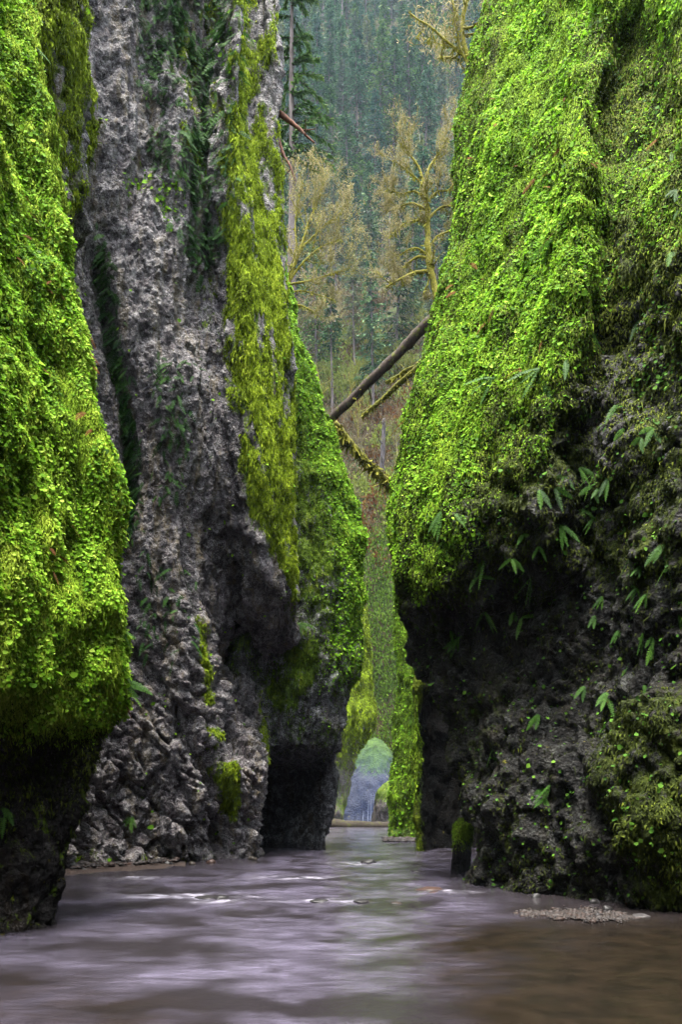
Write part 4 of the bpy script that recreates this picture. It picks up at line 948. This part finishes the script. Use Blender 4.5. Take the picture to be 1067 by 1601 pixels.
def authored(name, limbs, d0, seed, label, buds, nb=9, bud=.10, moss=26, sub=3, mossL=.15, rmin=.011):
    """tree whose main limbs are given as photo points with a depth; finer branches are grown from them"""
    rng = np.random.default_rng(seed); base = np.array(W(*limbs[0][0][0][:2], d0)); root = empty(name, base); tag(root, label, 'tree')
    tb = MB(); ends = []; mossy = []
    def grow(p, d, L, r, lev):
        n = 6; pts = [np.array(p, float)]; dd = norm(np.array(d, float))
        for q in range(n): dd = norm(dd + rng.normal(0, .16, 3) + np.array([0,0,.05])); pts.append(pts[-1] + dd*L/n)
        pts = np.array(pts); R = np.linspace(r, max(r*.4, rmin*.6), n+1); tb.tube(pts, R, 5 if lev > 1 else 4, .5)
        if r > rmin*1.6: mossy.append((pts, R))
        if lev == 0: ends.append(pts); return
        for q in range(rng.integers(3, 6)):
            i_ = rng.integers(1, n+1); a = norm(rng.normal(0, 1, 3)); grow(pts[i_], dd*.7 + a*.75 + np.array([0,0,.2]), L*rng.uniform(.4,.7), max(R[i_]*.55, rmin*.6), lev-1)
    for pts, ra, rb, ns, L in limbs:
        P = np.array([W(q[0], q[1], d0 + (q[2] if len(q) > 2 else 0)) for q in pts]) - base
        s = np.linspace(0, len(P)-1, 7*len(P)); i0 = np.clip(s.astype(int), 0, len(P)-2); f = (s-i0)[:, None]
        P0, P1_, P2_, P3 = P[np.maximum(i0-1, 0)], P[i0], P[i0+1], P[np.minimum(i0+2, len(P)-1)]
        Q = .5*(2*P1_ + (P2_-P0)*f + (2*P0-5*P1_+4*P2_-P3)*f**2 + (3*P1_-P0-3*P2_+P3)*f**3)
        R = np.linspace(ra, rb, len(Q)); Q = Q + .35*R[:, None]*np.stack([noise(Q*3+c*7, 140+c) for c in range(3)], -1)
        tb.tube(Q, R, 8, .5, .25, seed); mossy.append((Q, R))
        for q in range(ns):
            i_ = int(rng.uniform(.25, 1)**.8*(len(Q)-1)); t_ = norm(Q[min(i_+1, len(Q)-1)]-Q[max(i_-1, 0)]); a = norm(rng.normal(0, 1, 3)*np.array([1, .8, .7]))
            grow(Q[i_], t_*.8 + a*.8 + np.array([0,0,.25]), L*rng.uniform(.5, 1.1), max(R[i_]*.5, rmin), sub-1)
    tb.build('trunk', M_limbmoss, root)
    P = np.concatenate([e[rng.integers(1, len(e), nb)] + rng.normal(0, bud*.9, (nb, 3)) for e in ends]); m = len(P)
    ax = norm(rng.normal(0,1,(m,3)) + np.array([0,0,-.5])); B = norm(np.cross(ax, rng.normal(0,1,(m,3))))
    V, Q, a = flakes(P, ax, B, bud*rng.uniform(.16,.32,m), bud*rng.uniform(.8,1.9,m), np.clip(rng.normal(.5,.22,m),0,1))
    cb = MB(); cb.add(V, Q, (), a); cb.build('crown', buds, root, False)
    mm = MB()
    for pts, R in mossy: moss_on(mm, pts, R, max(3, int(moss*np.linalg.norm(pts[-1]-pts[0])*(1 if R[0] > .03 else .35))), mossL*(1 if R[0] > .03 else .5), mossL*.4)
    mm.build('moss', M_moss, root)['kind'] = 'stuff'
    return root
authored('maple_tree', [([(686,482),(681,450),(672,415),(669,370),(668,325),(664,290)], .17, .085, 6, 1.0),
    ([(664,290),(655,262),(640,240),(628,215)], .06, .02, 7, 1.1), ([(664,292),(672,262),(690,235),(700,215)], .06, .02, 7, 1.1), ([(662,290),(652,280),(630,262,-.5),(615,250,-.8)], .045, .015, 6, 1.),
    ([(674,425),(650,427),(628,436,-.4),(603,450,-.6)], .085, .03, 8, .7), ([(671,405),(655,402),(638,412),(622,428),(612,440)], .06, .02, 6, .7), ([(670,400),(650,388),(628,398,.4),(612,412,.6)], .05, .018, 6, .7),
    ([(669,350),(650,345),(632,350,-.6),(612,368,-1)], .05, .015, 7, .8), ([(668,330),(645,318),(622,325,.6),(604,330,1)], .05, .014, 7, .9), ([(668,315),(650,300),(628,303),(606,296)], .045, .013, 7, .9),
    ([(668,345),(685,328),(700,322),(716,326)], .055, .02, 6, .7), ([(670,390),(684,370),(702,362),(716,350)], .05, .02, 6, .7), ([(668,318),(684,300),(700,298),(712,285)], .04, .014, 6, .8), ([(674,425),(669,445),(664,455),(668,466)], .045, .02, 3, .3)],
    29.5, 47, 'mossy bare maple with crooked branches growing at the brink of the right cliff', M_bud[0], 10, .07, 26, 3)
authored('flowering_tree', [([(440,520),(446,480),(452,440),(470,390),(482,350)], .13, .05, 9, 1.8), ([(452,440),(475,410),(505,385),(535,375)], .07, .02, 10, 1.6), ([(450,445),(480,440),(515,430),(548,418)], .06, .018, 9, 1.4),
    ([(482,350),(495,320),(505,295)], .045, .015, 9, 1.5), ([(470,390),(500,360),(530,335),(545,315)], .05, .014, 10, 1.5), ([(465,400),(462,350),(468,310),(475,280)], .05, .014, 9, 1.5), ([(446,478),(470,478),(490,488),(505,500)], .06, .02, 6, .8), ([(448,460),(470,455),(500,462),(525,470)], .05, .016, 7, .9)],
    36, 53, 'tan flowering tree with yellow mossy limbs reaching right from behind the grey cliff', M_bud[0], 11, .085, 18, 3)
rt = broadleaf('overhanging_tree', 6.5, 59, M_limbmoss, M_bud[0], 4, 9, .11, (-.75, 0), .75, 20, .12, .28, .2, .14)
b = W(765, 130, 26); rt.location = b; tag(rt, 'mossy branches with tan buds hanging out from the top of the right cliff', 'tree')
# undergrowth on the lower slope
def under(name, dens, mat, label, size, cat, lo, hi, seed, thr):
    px_, py_ = proj(H); m = sstep(lo-60, lo, py_)*sstep(hi+60, hi, py_)*sstep(thr, thr+.3, fbm(H*.12, 3, seed))
    p, n, ij = scatter(H, NHl, dens*m, 60, -2); k_ = len(p)
    up = norm(np.array([0,0,1.]) + n*.5 + RNG.normal(0,.6,(k_,3))); B = norm(np.cross(up, RNG.normal(0,1,(k_,3))))
    V, Q, a = flakes(p + up*RNG.uniform(0,1.1,(k_,1)), up, B, size*RNG.uniform(.4,1,k_), size*RNG.uniform(.8,1.8,k_), np.clip(RNG.normal(.5,.2,k_)+.3*noise(p*.5,seed+1),0,1))
    tag(build(name, V, [Q], mat, None, {'var': a}, False), label, cat, None, 'stuff')
under('undergrowth', 16, M_bud[2], 'reddish brown bare undergrowth on the lower forest slope', .34, 'undergrowth', 480, 880, 131, -.15)
under('undergrowth', 30, M_bud[1], 'yellow green fresh undergrowth on the lower forest slope', .36, 'undergrowth', 560, 1000, 133, -.1)
M_bank = foliage_mat('bank_plants', [(0, (.02,.03,.006)), (.5, (.065,.12,.012)), (1, (.15,.24,.03))], .35, .7, .1)
under('ground_cover', 40, M_bank, 'green plants covering the steep bank above the far end of the stream', .30, 'ground cover', 840, 1180, 135, -.3)
under('ground_cover', 14, M_deadfern, 'rusty dead ferns on the lower slope', .45, 'dead ferns', 650, 880, 137, 0)

# fallen stones along the feet of the walls
rgs = np.random.default_rng(9)
for q, (x, y, w, h) in enumerate([(130,1362,14,6),(165,1358,12,5),(205,1356,20,8),(238,1353,14,6),(262,1352,18,8),(300,1351,12,5),(330,1350,16,7),(395,1344,14,6),(838,1403,16,6),(930,1412,18,7)]):
    stone('fallen_stone', x, y, w, h, M_stone[[0,3,1,3][q % 4] if x < 500 else 0], ('small fallen stone at the foot of the grey left cliff' if x < 500 else 'small fallen stone at the foot of the right cliff'), 'stone', 'fallen stones at the foot of the grey cliff' if x < 500 else 'fallen stones at the foot of the right cliff', seed=20+q)
# ------------------------------------------------------------------ individual ferns on the right cliff
fr_n = [0]
def fern(P, N, px_t, py_t, nf, L, mat, label, group, dirs=None):
    PX, PY = proj(P); k_ = np.argmin((PX-px_t)**2 + (PY-py_t)**2 + 1e6*(N[...,1] > .3)); p = P.reshape(-1,3)[k_]; n = N.reshape(-1,3)[k_]
    root = empty('fern', p); tag(root, label, 'fern', group)
    for q in range(nf):
        mb = MB(); a = RNG.normal(0, .55)
        dr = norm(n*.45 + np.array([math.sin(a)*1.0, 0, -math.cos(a)*.8]))
        frond(mb, n*.02, dr, n, L*RNG.uniform(.7,1.15), L*.13, 16, np.clip(RNG.normal(.5,.15),0,1), .25)
        mb.build('frond', mat, root)
    return root
rgf = np.random.default_rng(5)
def zone(x, y): return ('low on the dark rock' if y > 1000 else 'hanging from the dark overhang' if y > 780 else 'on the shaded mossy face') + (' at the right edge' if x > 960 else ' in the middle of the right cliff' if x > 800 else ' near the inner corner of the right cliff')
for (x, y) in [(884,745),(900,728),(870,760),(935,745),(940,770),(955,752),(925,760),(975,905),(1000,920),(1010,930),(1020,1000),(1012,985),(1030,1005),(1000,895),(985,870),(1045,850),(1040,880),(950,660),(975,665),(1005,680),(1020,670),(960,640),
    (890,560),(910,620),(930,520),(1000,500),(1045,400),(1060,330),(1050,240),(1055,300),(870,820),(840,860),(830,905),(802,955),(815,960),(760,960),(720,990),(700,985),(715,1000),(745,900),(760,870),(800,880),(905,800),(940,810),(1000,1075),(985,1040),(945,1080),
    (915,1075),(850,1110),(860,1220),(845,1235),(855,1250),(790,1110),(770,1175),(930,960),(945,930),(960,985),(1055,960),(700,840),(710,800),(845,760),(820,830)]:
    x += rgf.normal(0, 4); y += rgf.normal(0, 4)
    fern(P5, N5, x, y, rgf.integers(2, 5), rgf.uniform(.24, .44), M_fern_pale, 'green fern ' + zone(x, y), 'ferns hanging on the right cliff')
for (x, y, L, nf, lab) in [(868,372,.8,7,'large arching fern on the bright leafy slope, highest of the big ones'), (772,590,.7,6,'bushy fern on the leafy slope under the reddish dead fronds'), (845,575,.65,6,'pale fern clump on the bright slope where the overhang shade begins'), (690,800,.55,5,'fern clump low on the bright crest of the right cliff')]:
    fern(P5, N5, x, y, nf, L, M_fern_pale, lab, None)
for (x, y, L, nf, lab) in [(188,1060,.45,5,'fern sticking out from the lower right edge of the near left cliff'), (192,985,.3,3,'small fern poking out of the right edge of the near left cliff'), (55,75,.35,4,'fern near the top of the near left cliff'), (8,1262,.3,3,'fern at the left edge in the dark hollow under the near left cliff'), (160,640,.25,3,'small fern on the rim of the near left cliff half way up')]:
    fern(P1, N1, x, y, nf, L, M_fern_pale, lab, None)
for (x, y, L, nf, lab) in [(205,1275,.35,5,'green fern above the litter bank at the foot of the grey cliff'), (195,1055,.5,4,'fern in the cleft between near left and grey cliffs'), (470,975,.5,5,'reddish green fern at the inner corner of the rounded cliff')]:
    fern(P2 if x < 400 else P4, N2 if x < 400 else N4, x, y, nf, L, M_fern_pale, lab, None)

# ------------------------------------------------------------------ waterfall and its spray at the end of the gorge
t = NT('white_water'); M_fall = t.out((.09,.10,.13), .5, None, .2)
wf = empty('waterfall', W(574, 1290, 78)); tag(wf, 'thin white waterfall strands streaking down the domed blue rock', 'waterfall')
for q, (x0, x1, y0) in enumerate([(577,575,1252),(581,580,1240),(569,567,1268),(586,587,1262)]):
    mb = MB(); a = np.array(W(x0, y0, 78.2)) - np.array(wf.location); b = np.array(W(x1, 1291, 77.4)) - np.array(wf.location)
    mb.tube(line(a, b, 14, .03, q), np.linspace(.015, .05, 14), 6, .5, .4, q); mb.build('strand', M_fall, wf)
import bmesh
bm = bmesh.new(); bmesh.ops.create_icosphere(bm, subdivisions=3, radius=1); me = bpy.data.meshes.new('spray'); bm.to_mesh(me); bm.free()
sm = bpy.data.materials.new('spray'); sm.use_nodes = True; sm.node_tree.nodes.clear()
sv = sm.node_tree.nodes.new('ShaderNodeVolumePrincipled'); so_ = sm.node_tree.nodes.new('ShaderNodeOutputMaterial'); sm.node_tree.links.new(sv.outputs[0], so_.inputs['Volume'])
sv.inputs['Color'].default_value = (.35,.48,1,1); sv.inputs['Density'].default_value = .008
spo = bpy.data.objects.new('spray', me); C.objects.link(spo); me.materials.append(sm); c_ = W(572, 1262, 73); spo.location = c_; spo.scale = (5.5, 4.5, 6.5)
tag(spo, 'bluish spray hanging in front of the waterfall', 'spray', None, 'stuff')
# ------------------------------------------------------------------ air
hz_v = np.array([(a, b, c) for a in (-175, 175) for b in (-32, 480) for c in (-3, 760)], float)
hf = [(0,1,3,2),(4,6,7,5),(0,4,5,1),(2,3,7,6),(0,2,6,4),(1,5,7,3)]
hm = bpy.data.materials.new('haze'); hm.use_nodes = True; hm.node_tree.nodes.clear()
pv = hm.node_tree.nodes.new('ShaderNodeVolumePrincipled'); ou = hm.node_tree.nodes.new('ShaderNodeOutputMaterial'); hm.node_tree.links.new(pv.outputs[0], ou.inputs['Volume'])
pv.inputs['Color'].default_value = (.62,.80,1,1); pv.inputs['Density'].default_value = .00010; pv.inputs['Anisotropy'].default_value = .2
tag(build('haze', hz_v, [hf], hm, None, None, False), 'thin blue haze filling the valley', 'haze', None, 'stuff')
